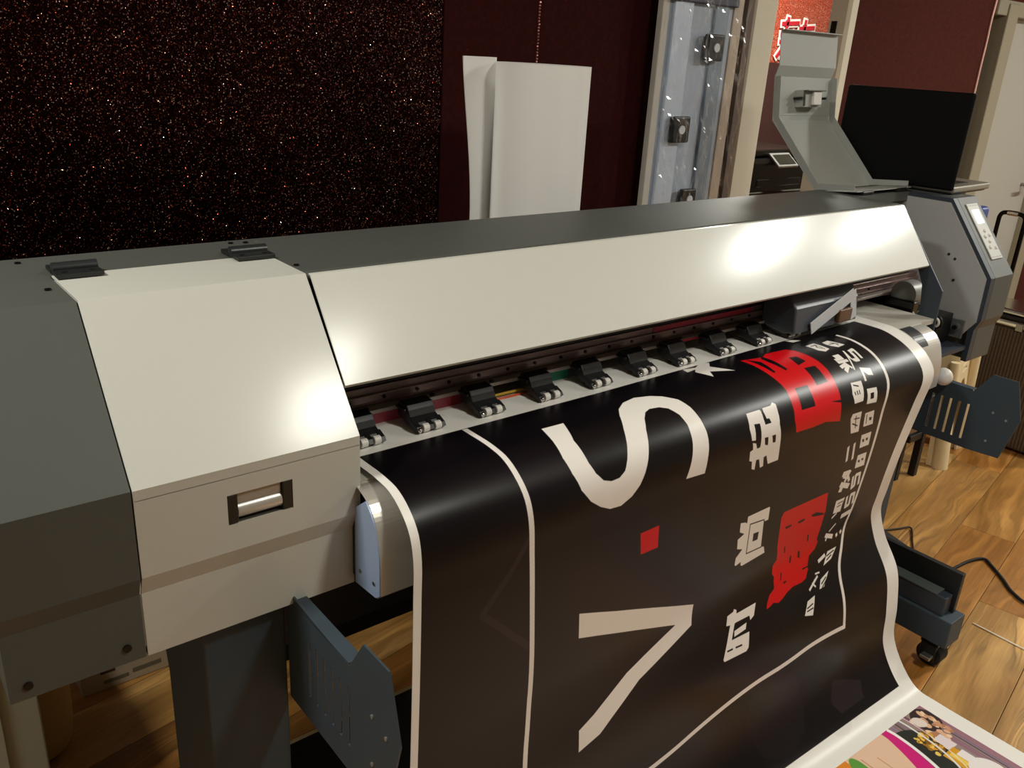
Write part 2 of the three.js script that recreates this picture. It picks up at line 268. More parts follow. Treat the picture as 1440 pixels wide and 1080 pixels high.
// a lid is a folded sheet with a recessed handle; built closed at the left, flipped over at the right
function lidParts(parent, x0, x1, mOut, name) {
  const t = 0.0025, hx = (x0 + x1) / 2 + 0.005, hw = 0.046, hy0 = 0.9305, hy1 = 0.975;
  const slope = sheet([[P0[0], P0[1] + 0.001], [P1[0], P1[1] + 0.001], [0.001, P2[1]], [0.001, 1.0]], t, x0, x1);
  const front = prismZ([[x0, P3[1]], [x1, P3[1]], [x1, 1.001], [x0, 1.001]], -t, 0.001, [[[hx - hw, hy0], [hx - hw, hy1], [hx + hw, hy1], [hx + hw, hy0]]]);
  const low = sheet([[0.001, P3[1]], P4, P5, [-0.03, P5[1]]], t, x0, x1 - 0.004);
  const sideL = prism([[P0[0] + 0.01, P0[1] - 0.003], [P1[0], P1[1] - 0.003], [P2[0] - 0.003, P2[1] - 0.001], [P3[0] - 0.004, P3[1]], [P3[0] - 0.022, P3[1]], [P2[0] - 0.022, P2[1] - 0.008], [P1[0] - 0.01, P1[1] - 0.021], [P0[0] + 0.01, P0[1] - 0.018]], 0, 0.002);
  const l = part(name, join([slope, front, low]), mOut, parent);
  part('side_flange', sideL.clone().translate(x0 + 0.0005, 0, 0), mOut, l); part('side_flange', sideL.clone().translate(x1 - 0.0025, 0, 0), mOut, l);
  const cup = [bx(hx - hw - 0.002, hx + hw + 0.002, hy0 - 0.002, hy1 + 0.002, -0.03, -0.0285), bx(hx - hw - 0.002, hx - hw, hy0, hy1, -0.03, -0.0026), bx(hx + hw, hx + hw + 0.002, hy0, hy1, -0.03, -0.0026), bx(hx - hw, hx + hw, hy0 - 0.002, hy0, -0.03, -0.0026), bx(hx - hw, hx + hw, hy1, hy1 + 0.002, -0.03, -0.0026)];
  return { l, hx, hw, hy0, hy1, cup };
}
{
  const { l, hx, hw, hy0, hy1, cup } = lidParts(PR, XA + 0.0015, XB - 0.0015, mLight, 'lid');
  l.userData.label = 'off-white folded left lid with a recessed handle';
  part('handle_cup', join(cup), M(0x6d6a62, 0.4, 0.5), l).userData.label = 'recessed metal handle cup';
  for (const s of [-1, 1]) part('handle_end', rb(hx + s * (hw - 0.0075) - 0.007, hx + s * (hw - 0.0075) + 0.007, hy0 + 0.0005, hy1 - 0.0005, -0.028, 0.0006, 0.0015), M(0x3a3833, 0.35, 0.5), l);
  part('handle_bar', cylX(0.0125, hx - hw + 0.015, hx + hw - 0.015, 0.946, -0.0125, 28), mSilver, l).userData.label = 'silver handle bar';
  part('handle_plate', rb(hx - hw + 0.015, hx + hw - 0.015, 0.957, hy1 - 0.0005, -0.02, -0.004, 0.001), M(0xb0aca4, 0.35, 0.4), l);
  // hinges
  for (const x of [0.277, 0.528]) {
    const h = part('hinge', join([rb(x - 0.030, x + 0.030, 1.2165, 1.2225, -0.332, -0.302, 0.001), rb(x - 0.030, x + 0.030, 1.2175, 1.2235, -0.292, -0.262, 0.001)]), M(0x1d2020, 0.4), l);
    part('hinge_pin', cylX(0.0085, x - 0.029, x + 0.029, 1.2245, -0.297, 16), M(0x24282a, 0.35), h);
    for (const s of [-1, 1]) part('hinge_screw', cylY(0.004, 1.2232, 1.2246, x + s * 0.018, -0.275, 10), M(0x111111, 0.4), h);
  }
}
{ // the open right lid, turned back over its hinge line
  const hold = new THREE.Group(); hold.name = 'open_lid'; PR.add(hold); hold.userData.label = 'grey right lid flipped open showing its inside';
  const { l, hx, hw, hy0, hy1, cup } = lidParts(hold, XC + 0.004, XD - 0.004, mLidInner, 'lid_panel');
  part('handle_cup_back', bx(hx - hw - 0.002, hx + hw + 0.002, hy0 - 0.002, hy1 + 0.002, -0.03, -0.003), mLidInner, hold);
  part('handle_block', rb(hx - 0.008, hx + 0.034, hy0 + 0.002, hy1 - 0.003, -0.041, -0.03, 0.003), mWhitePl, hold).userData.label = 'white block of the handle';
  part('handle_bracket', join([bx(hx - hw - 0.001, hx + hw + 0.001, hy0 - 0.001, hy0 + 0.002, -0.046, -0.03), bx(hx - hw - 0.001, hx - hw + 0.002, hy0, hy1, -0.036, -0.03)]), M(0x6b6a64, 0.4, 0.6), hold);
  for (const s of [-0.044, 0.054]) part('rivet', cylZ(0.004, -0.034, -0.0026, hx + s * 1.25, 0.952, 10), M(0x34342f, 0.4, 0.5), hold);
  const a = THREE.MathUtils.degToRad(173), hz = -0.296, hyy = 1.226;
  hold.matrixAutoUpdate = true; // rotate about the x axis through (hyy, hz)
  hold.rotation.x = a; const c = Math.cos(a), s = Math.sin(a), py = 1.215, pz = -0.292; // point p maps to R p + t
  hold.position.set(0, hyy - (py * c - pz * s), hz - (py * s + pz * c));
  for (const x of [XC + 0.06, XD - 0.06]) part('hinge', join([rb(x - 0.028, x + 0.028, 1.2165, 1.222, -0.33, -0.30, 0.001), cylX(0.006, x - 0.027, x + 0.027, 1.2215, -0.2985, 12)]), M(0x1d2020, 0.4), PR);
}
// inner bulkheads and end plates
const inset = full.map(([z, y]) => [z * 0.985 - 0.004, y - 0.004]);
part('bulkhead', prism([[-0.40, 0.80], [-0.40, 1.205], [-0.16, 1.205], [-0.008, 1.008], [-0.006, 0.955], [-0.006, 0.78], [-0.36, 0.775]], XB - 0.008, XB - 0.004), M(0x24282b, 0.5), PR);
part('side_plate', prism(full.map(([z, y]) => [z + (z > -0.1 ? -0.001 : 0), y - 0.001]), XC - 0.002, XC + 0.004, [[[-0.385, 0.93], [-0.385, 1.17], [-0.155, 1.17], [-0.083, 1.068], [-0.058, 1.019], [-0.048, 0.95], [-0.06, 0.93]]], 0.0008), mNavy, PR).userData.label = 'dark blue-grey side plate with a carriage opening';
part('end_plate', prism([[-0.40, 0.86], [-0.40, 1.203], [-0.16, 1.203], [-0.012, 1.012], [-0.010, 0.885], [-0.05, 0.826], [-0.12, 0.83]], 2.562, 2.57), mInnerGrey, PR).userData.label = 'bare grey inner end plate';
part('end_rim', sheet([RB, P0r, P1, P2, P3, P4, P5], 0.016, 2.566, XD), mNavy, PR);
part('rim_bracket', join([rb(2.548, 2.556, 0.83, 0.885, -0.09, -0.035, 0.002), cylX(0.012, 2.540, 2.55, 0.862, -0.055, 18)]), M(0x77797a, 0.45, 0.4), PR);
part('rim_knob', cylX(0.007, 2.536, 2.546, 0.862, -0.055, 14), mBlack, PR);
part('end_cap', prism(full, XD, XZ, [], 0.003), mDark, PR).userData.label = 'dark grey right end cap carrying the control panel';
for (const [y, z] of [[1.06, -0.13], [1.05, -0.11], [0.99, -0.10]]) part('plate_hole', cylX(0.004, 2.5605, 2.5622, y, z, 10), M(0x2a2a2a, 0.8), PR);
{ // floor of the right compartment with the capping station, belt pulley
  part('compartment_floor', bx(XC + 0.004, 2.562, 0.80, 0.812, -0.40, -0.02), mNavy, PR);
  part('capping_station', join([rb(2.31, 2.45, 0.814, 0.925, -0.34, -0.09, 0.006), rb(2.34, 2.43, 0.925, 0.95, -0.26, -0.12, 0.004)]), mBlack, PR);
  part('station_bracket', rb(2.46, 2.55, 0.814, 0.90, -0.2, -0.07, 0.004), M(0x15181c, 0.35), PR);
  part('station_wheel', cylX(0.02, 2.452, 2.46, 0.885, -0.075, 24), mBlack, PR);
  const ring = new THREE.TorusGeometry(0.012, 0.004, 8, 20, 4.2); ring.rotateY(Math.PI / 2); ring.translate(2.449, 0.885, -0.075); part('wheel_ring', ring, mWhitePl, PR);
  part('motor', cylX(0.036, 2.31, 2.36, 0.975, -0.115, 28), M(0x8d8d8a, 0.4, 0.3), PR);
  const r2 = new THREE.TorusGeometry(0.0105, 0.0036, 8, 20, 4.4); r2.rotateY(Math.PI / 2); r2.translate(2.305, 0.925, -0.082); part('wheel_ring', r2, mWhitePl, PR);
  part('motor_mount', rb(2.30, 2.33, 0.905, 0.962, -0.16, -0.075, 0.003), mBlackGloss, PR);
}
{ // control panel on the slope of the end cap
  const sl = Math.atan2(P1[1] - P2[1], P2[0] - P1[0]); // slope angle
  const len = Math.hypot(P2[0] - P1[0], P1[1] - P2[1]);
  const put = (g, u, v, d) => { // u along x from the cap centre, v along the slope from the top edge, d height above
    g.rotateX(-Math.PI / 2); g.rotateX(sl); const n = [Math.sin(sl), Math.cos(sl)]; // (z, y)
    g.translate((XD + XZ) / 2 + u, P1[1] - (P1[1] - P2[1]) * v / len + n[1] * d, P1[0] + (P2[0] - P1[0]) * v / len + n[0] * d); return g; };
  const plate = part('control_panel', put(new RoundedBoxGeometry(0.068, 0.178, 0.004, 2, 0.0015), 0.0, 0.112, 0.002), M(0xb9b9b2, 0.45), PR);
  plate.userData.label = 'light grey control panel';
  part('screen', put(new RoundedBoxGeometry(0.040, 0.044, 0.003, 2, 0.001), 0.0, 0.066, 0.004), M(0xffffff, 0.4, 0, { emissive: 0xf2f6ff, emissiveIntensity: 1.4 }), plate).userData.label = 'small lit white screen';
  for (const [u, v] of [[-0.002, 0.112], [0.014, 0.128], [-0.014, 0.13], [0.0, 0.146], [0.018, 0.168], [-0.014, 0.164]]) part('button', put(new THREE.SphereGeometry(0.0055, 12, 6, 0, 6.283, 0, 1.57).rotateX(Math.PI / 2), u, v, 0.0035), mWhitePl, plate);
  part('panel_line', put(new THREE.BoxGeometry(0.06, 0.0012, 0.0006), 0, 0.03, 0.0042), M(0x8a8a84, 0.5), plate);
  part('panel_line', put(new THREE.BoxGeometry(0.06, 0.0012, 0.0006), 0, 0.194, 0.0042), M(0x77776f, 0.5), plate);
  part('ink_tank_cover', rb(XZ + 0.001, XZ + 0.055, 1.02, 1.185, -0.30, -0.13, 0.012, 3), M(0x1d3f95, 0.3), PR).userData.label = 'blue plastic ink cover at the end';
}
{ // platen, apron, rail, beam
  part('platen', bx(XB + 0.003, XC - 0.003, 0.925, 0.938, -0.30, -0.005), mPlaten, PR);
  const ap = []; for (const p of [[-0.02, 0.9365], [0.006, 0.934], [0.034, 0.922], [0.053, 0.901], [0.063, 0.875], [0.0695, 0.845], [0.071, 0.81], [0.071, 0.785], [0.06, 0.775]]) ap.push(p);
  const cv = new THREE.CatmullRomCurve3(ap.slice(0, 8).map(p => new THREE.Vector3(p[0], p[1], 0)), false, 'centripetal').getPoints(30).map(v => [v.x, v.y]);
  part('apron', sheet(cv.concat([[0.06, 0.775], [-0.005, 0.77]]), 0.002, 0.5515, 2.215, 0.0004), mSilver, PR).userData.label = 'smooth silver curved media apron';
  const side = cv.slice(8).concat([[0.06, 0.777], [0.0, 0.772], [0.0, 0.90]]).map(([z, y]) => [z - 0.001, y]);
  part('apron_end_plate', prism(side, 0.549, 0.5513), mBlueFilm, PR).userData.label = 'pale blue end plate of the apron';
  part('apron_end_plate', prism(side, 2.2155, 2.218), mBlueFilm, PR);
  for (const [y, z] of [[0.80, 0.015], [0.80, 0.055]]) part('screw', cylX(0.0032, 0.5475, 0.5495, y, z, 10), mSteel, PR);
  part('edge_guard', sheet(cv.slice(0, 14).map(([z, y]) => [z, y + 0.0015]), 0.001, 2.105, 2.155, 0), M(0x2b2d33, 0.35), PR);
  // carriage rail
  part('carriage_rail', join([rb(XB + 0.004, XC + 0.2, 0.975, 1.008, -0.215, -0.172, 0.002), rb(XB + 0.004, XC + 0.2, 0.982, 0.996, -0.173, -0.166, 0.002)]), mRail, PR).userData.label = 'brown metal carriage rail';
  part('rail_ledge', rb(XB + 0.004, XC + 0.2, 0.966, 0.973, -0.2, -0.154, 0.001), M(0xb9b0aa, 0.4, 0.4), PR);
  part('rail_backing', bx(XB + 0.004, XC - 0.003, 0.94, 1.06, -0.26, -0.25), mBlack, PR);
  part('upper_channel', rb(XB + 0.004, XC - 0.004, 1.016, 1.06, -0.20, -0.178, 0.002), M(0x1a1616, 0.4, 0.4), PR);
  part('drive_belt', bx(XB + 0.004, XC + 0.15, 1.010, 1.016, -0.176, -0.173), M(0x231d1d, 0.6), PR);
  for (let x = 0.63; x < 2.25; x += 0.066) part('rail_bolt', cylZ(0.0032, -0.166, -0.1635, x, 0.989, 10), M(0x1a1414, 0.4, 0.6), PR);
  for (let x = 0.66; x < 2.2; x += 0.13) part('ledge_screw', join([cylY(0.0045, 0.973, 0.9755, x, -0.161, 12)]), M(0x151212, 0.4, 0.5), PR);
  const red = M(0xb3465a, 0.35), green = M(0x1d7a5e, 0.4), strip = (x0, x1, m, lab, y0 = 0.9385, y1 = 0.965) => { part('media_strip', bx(x0, x1, y0, y1, -0.165, -0.160), m, PR).userData.label = lab; };
  strip(0.60, 0.83, red, 'pink-red strip under the rail'); strip(0.83, 0.90, M(0x9e2b3a, 0.4), 'dark red strip under the rail'); strip(1.03, 1.11, green, 'green strip under the rail');
  part('ink_tube', tube([[0.90, 0.949, -0.150], [0.95, 0.951, -0.146], [1.05, 0.948, -0.150]], 0.003, 30, 6), M(0xd8b53a, 0.4), PR).userData.label = 'yellow ink tube';
  part('ink_tube', tube([[0.90, 0.945, -0.142], [0.95, 0.946, -0.138], [1.05, 0.945, -0.142]], 0.0028, 30, 6), M(0xd2552c, 0.4), PR).userData.label = 'orange ink tube';
  part('red_label', bx(1.36, 1.70, 0.996, 1.007, -0.1718, -0.1705), M(0xa8243c, 0.45), PR).userData.label = 'red label along the rail';
  part('red_label', bx(1.36, 1.56, 0.967, 0.972, -0.1538, -0.153), M(0xa8243c, 0.45), PR);
  part('bridge_beam', rb(0.33, 2.45, 0.62, 0.765, -0.36, -0.10, 0.004), M(0x101214, 0.55), PR).userData.label = 'black lower beam between the legs';
  part('lower_skirt', rb(0.47, 2.32, 0.465, 0.63, -0.262, -0.245, 0.003), M(0x0a0b0c, 0.6), PR);
}
{ // pinch clamps in a row on the platen
  const body = prism([[-0.150, 0.965], [-0.148, 0.982], [-0.142, 0.986], [-0.122, 0.983], [-0.117, 0.976], [-0.112, 0.966], [-0.098, 0.960], [-0.094, 0.956], [-0.096, 0.951], [-0.118, 0.951], [-0.130, 0.955], [-0.148, 0.957]], -0.026, 0.026, [], 0.0016);
  const prong = prism([[-0.104, 0.963], [-0.088, 0.957], [-0.083, 0.951], [-0.088, 0.947], [-0.104, 0.949]], -0.005, 0.005, [], 0.0012);
  const spring = rb(-0.030, 0.016, 0.972, 0.977, -0.150, -0.122, 0.0015);
  const roller = cylX(0.0072, -0.0056, 0.0056, 0.9535, -0.0885, 16);
  const ball = new THREE.SphereGeometry(0.0042, 10, 8); ball.translate(-0.023, 0.9525, -0.0845);
  for (const x of [0.624, 0.739, 0.867, 1.002, 1.132, 1.260, 1.380, 1.516, 1.648, 1.765]) {
    const c = part('media_clamp', body.clone().translate(x, 0, 0), mBlack, PR); c.userData.label = 'black pinch clamp with two white rollers';
    part('clamp_spring', spring.clone().translate(x, 0, 0), M(0x17181a, 0.3), c);
    for (const s of [-0.023, 0.0015, 0.0235]) part('prong', prong.clone().translate(x + s, 0, 0), mBlack, c);
    for (const s of [-0.0105, 0.0128]) part('roller', roller.clone().translate(x + s, 0, 0), mWhitePl, c);
    part('pin_end', ball.clone().translate(x, 0, 0), mChrome, c);
  }
}
{ // ink carriage at rest near the right end of the sheet
  const c = part('ink_carriage', prism([[-0.165, 0.965], [-0.165, 1.050], [-0.10, 1.052], [-0.075, 1.02], [-0.070, 0.962], [-0.10, 0.955]], 1.735, 2.0, [], 0.004), M(0x4c5159, 0.3), PR);
  c.userData.label = 'grey ink carriage with a folded white ribbon cable';
  part('carriage_top', rb(1.75, 1.985, 1.052, 1.058, -0.16, -0.105, 0.002), M(0x6e6a6a, 0.3), c);
  const rib = (a, b, w, z) => { const g = new RoundedBoxGeometry(Math.hypot(b[0] - a[0], b[1] - a[1]) + w * 0.6, w, 0.003, 2, 0.0012); g.rotateZ(Math.atan2(b[1] - a[1], b[0] - a[0])); g.translate((a[0] + b[0]) / 2, (a[1] + b[1]) / 2, z); return g; };
  part('ribbon_cable', join([rib([1.80, 0.972], [1.945, 1.03], 0.032, -0.064), rib([1.955, 1.034], [1.975, 0.975], 0.024, -0.066)]), M(0xcfd2d8, 0.4), c).userData.label = 'white ribbon cable';
  part('head_plate', rb(1.76, 1.98, 0.9495, 0.9555, -0.16, -0.09, 0.002), mSteel, c);
  part('ink_damper', rb(1.90, 1.955, 0.968, 1.0, -0.0695, -0.058, 0.003), M(0x6b4a33, 0.4), c).userData.label = 'brown ink damper';
  part('carriage_arm', rb(2.0, 2.06, 0.965, 0.99, -0.15, -0.11, 0.003), M(0x8a8a84, 0.4, 0.3), c);
}
// legs, feet, casters, slotted arms
function foot(xc) {
  const f = part('foot_beam', rb(xc - 0.038, xc + 0.042, 0.082, 0.165, -0.42, 0.268, 0.003), mLeg, PR); f.userData.label = 'dark foot beam';
  part('foot_channel', rb(xc - 0.028, xc + 0.012, 0.165, 0.222, -0.25, 0.235, 0.003), mNavy, f);
  part('foot_plate', rb(xc + 0.014, xc + 0.032, 0.165, 0.288, -0.22, 0.245, 0.002), M(0x14191b, 0.45), f);
  part('foot_rail', rb(xc - 0.03, xc + 0.013, 0.222, 0.226, -0.2, 0.21, 0.001), M(0x59605f, 0.4), f);
  for (const z of [0.225, -0.37]) {
    const c = part('caster', join([rb(xc - 0.035, xc - 0.025, 0.02, 0.08, z - 0.022, z + 0.022, 0.002), rb(xc + 0.025, xc + 0.035, 0.02, 0.08, z - 0.022, z + 0.022, 0.002), rb(xc - 0.035, xc + 0.035, 0.072, 0.082, z - 0.025, z + 0.025, 0.002)]), M(0x1d1e1f, 0.35, 0.4), PR);
    part('wheel', cylX(0.034, xc - 0.022, xc + 0.022, 0.034, z, 28), mRubber, c); part('axle', cylX(0.007, xc - 0.045, xc + 0.045, 0.034, z, 12), mChrome, c);
    part('brake_tab', rb(xc - 0.06, xc - 0.036, 0.036, 0.046, z - 0.008, z + 0.02, 0.002), mSteel, c);
  }
}
{
  part('leg', rb(0.325, 0.449, 0.165, 0.77, -0.22, -0.035, 0.004), mLeg, PR).userData.label = 'dark column leg';
  part('leg_gusset', prism([[-0.36, 0.765], [-0.22, 0.765], [-0.22, 0.44], [-0.235, 0.46], [-0.27, 0.60], [-0.33, 0.70]], 0.335, 0.341), mLeg, PR);
  part('leg', rb(2.26, 2.40, 0.165, 0.77, -0.24, -0.06, 0.004), mLeg, PR);
  foot(0.385); foot(2.24);
  for (const [y, z] of [[0.66, -0.30], [0.60, -0.262]]) part('screw', cylX(0.004, 0.332, 0.336, y, z, 10), mBlack, PR);
  const slot = (z, y0, y1) => [[z - 0.0035, y0], [z - 0.0035, y1], [z + 0.0035, y1], [z + 0.0035, y0]];
  const arm = (x, zn, yn, depth, ns, name, lab, zb) => {
    // zn, yn: the notch where the flat arm meets the raised front flag
    const o = [[zb, yn + 0.012], [zn, yn], [zn + 0.037, yn + 0.058], [zn + 0.1, yn + 0.058], [zn + 0.128, yn - 0.04], [zn + 0.1, yn - 0.155], [zn + 0.018, yn - depth], [zb, yn - depth]];
    const holes = []; for (let k = 0; k < ns; k++) holes.push(slot(zn - 0.004 - k * 0.0235, yn - 0.138, yn - 0.038));
    const a = part(name, prism(o, x, x + 0.003, holes), mLeg, PR); a.userData.label = lab;
    part('arm_flange', rb(x - 0.0, x + 0.022, yn - 0.003, yn + 0.0, Math.min(zb, zn) + 0.002, zn - 0.002, 0.001).applyMatrix4(new THREE.Matrix4().makeTranslation(0, 0.004, 0)), mLeg, a);
    for (const [dz, dy] of [[0.06, -0.04], [0.095, -0.05], [0.06, -0.12]]) part('rivet', cylX(0.0032, x - 0.0015, x + 0.001, yn + dy, zn + dz, 10), M(0xb9bcb9, 0.3, 0.7), a);
  };
  arm(0.452, 0.157, 0.765, 0.185, 6, 'slotted_arm', 'dark blue-grey slotted left paper arm', -0.035);
  arm(2.31, 0.128, 0.772, 0.16, 5, 'slotted_arm', 'dark blue-grey slotted right paper arm', -0.06);
  part('paper_bar', cylX(0.021, 1.2, 2.305, 0.775, -0.01, 20), M(0x131416, 0.5), PR);
  const cap = new THREE.SphereGeometry(0.024, 20, 12); cap.scale(0.8, 1, 1); cap.translate(2.295, 0.790, 0.05); part('bar_cap', cap, mWhitePl, PR).userData.label = 'white rounded bar end';
  part('bar_arm', tube([[2.295, 0.785, 0.04], [2.29, 0.755, 0.01], [2.28, 0.75, -0.06]], 0.007, 16, 8), mWhitePl, PR);
}

// ---------------------------------------------------------------- the printed banner
// profile of the hanging sheet at its left and right edge (z, y), and the traced print: colour, line width, points
const BL = [[-0.16,0.945],[-0.1397,0.945],[-0.1194,0.945],[-0.0991,0.945],[-0.0788,0.945],[-0.0584,0.945],[-0.0381,0.9451],[-0.0178,0.9455],[0.0025,0.9455],[0.0228,0.9443],[0.0429,0.9417],[0.0618,0.9345],[0.0788,0.9234],[0.0937,0.9097],[0.1051,0.8929],[0.1112,0.8736],[0.1146,0.8536],[0.1159,0.8333],[0.1159,0.813],[0.1159,0.7927],[0.1163,0.7724],[0.1165,0.7521],[0.1167,0.7318],[0.1168,0.7114],[0.1169,0.6911],[0.117,0.6708],[0.117,0.6505],[0.117,0.6302],[0.1169,0.6099],[0.1168,0.5896],[0.1166,0.5693],[0.1165,0.5489],[0.1163,0.5286],[0.1162,0.5083],[0.116,0.488],[0.1159,0.4677],[0.1157,0.4474],[0.1155,0.4271],[0.1152,0.4068],[0.115,0.3864],[0.1149,0.3661],[0.1148,0.3458],[0.1148,0.3255],[0.1149,0.3052],[0.1151,0.2849],[0.1148,0.2646],[0.1144,0.2443],[0.1141,0.224],[0.1143,0.2036],[0.1154,0.1834],[0.1176,0.1632],[0.1215,0.1432],[0.1261,0.1235],[0.1314,0.1039],[0.1379,0.0846],[0.1462,0.0661],[0.157,0.0489],[0.1713,0.0346],[0.1887,0.0241],[0.2077,0.017],[0.2274,0.0121],[0.2473,0.0083],[0.2674,0.0048],[0.2876,0.0026],[0.3078,0.0016],[0.3281,0.0014],[0.3485,0.0016],[0.3688,0.0022],[0.3891,0.0028],[0.4094,0.0035],[0.4297,0.0039],[0.45,0.004],[0.4703,0.0039],[0.4906,0.0039],[0.5109,0.0038],[0.5312,0.0038],[0.5516,0.0038],[0.5719,0.0038],[0.5922,0.0039],[0.6125,0.0039],[0.6328,0.0039],[0.6531,0.004],[0.6734,0.004],[0.6937,0.004],[0.7141,0.004],[0.7344,0.004],[0.7547,0.004],[0.775,0.004],[0.7953,0.004],[0.8156,0.004],[0.8359,0.004],[0.8562,0.004],[0.8766,0.004],[0.8969,0.004],[0.9172,0.004],[0.9375,0.004],[0.9578,0.004]];
const BR = [[-0.16,0.945],[-0.1397,0.945],[-0.1194,0.945],[-0.0991,0.945],[-0.0788,0.9452],[-0.0584,0.9452],[-0.0381,0.9449],[-0.0178,0.9443],[0.0022,0.941],[0.0217,0.9353],[0.0407,0.9281],[0.0589,0.9192],[0.0758,0.908],[0.091,0.8945],[0.1041,0.879],[0.1125,0.8607],[0.1139,0.8405],[0.1108,0.8204],[0.1068,0.8005],[0.1035,0.7805],[0.1003,0.7604],[0.097,0.7404],[0.0937,0.7203],[0.0905,0.7003],[0.0873,0.6802],[0.0843,0.6601],[0.0815,0.64],[0.0788,0.6199],[0.0763,0.5997],[0.0739,0.5795],[0.0717,0.5593],[0.0695,0.5391],[0.0675,0.5189],[0.0651,0.4988],[0.0625,0.4786],[0.0631,0.4584],[0.0681,0.4387],[0.0757,0.4199],[0.0846,0.4016],[0.0946,0.3839],[0.1064,0.3674],[0.1187,0.3513],[0.1305,0.3348],[0.1406,0.3171],[0.1479,0.2982],[0.1532,0.2786],[0.1573,0.2587],[0.1608,0.2387],[0.1643,0.2187],[0.1673,0.1986],[0.1689,0.1784],[0.1703,0.1581],[0.1728,0.138],[0.1777,0.1183],[0.186,0.0997],[0.1961,0.0821],[0.2075,0.0653],[0.22,0.0493],[0.2338,0.0344],[0.2489,0.0208],[0.266,0.01],[0.2856,0.0048],[0.3059,0.0042],[0.3262,0.0042],[0.3465,0.0033],[0.3668,0.0031],[0.3871,0.0032],[0.4074,0.0035],[0.4277,0.0038],[0.448,0.004],[0.4683,0.004],[0.4886,0.004],[0.5089,0.004],[0.5293,0.004],[0.5496,0.004],[0.5699,0.004],[0.5902,0.004],[0.6105,0.004],[0.6308,0.004],[0.6511,0.004],[0.6714,0.004],[0.6918,0.004],[0.7121,0.004],[0.7324,0.004],[0.7527,0.004],[0.773,0.004],[0.7933,0.004],[0.8136,0.004],[0.8339,0.004],[0.8543,0.004],[0.8746,0.004],[0.8949,0.004],[0.9152,0.004],[0.9355,0.004],[0.9558,0.004],[0.9761,0.004],[0.9964,0.004]];
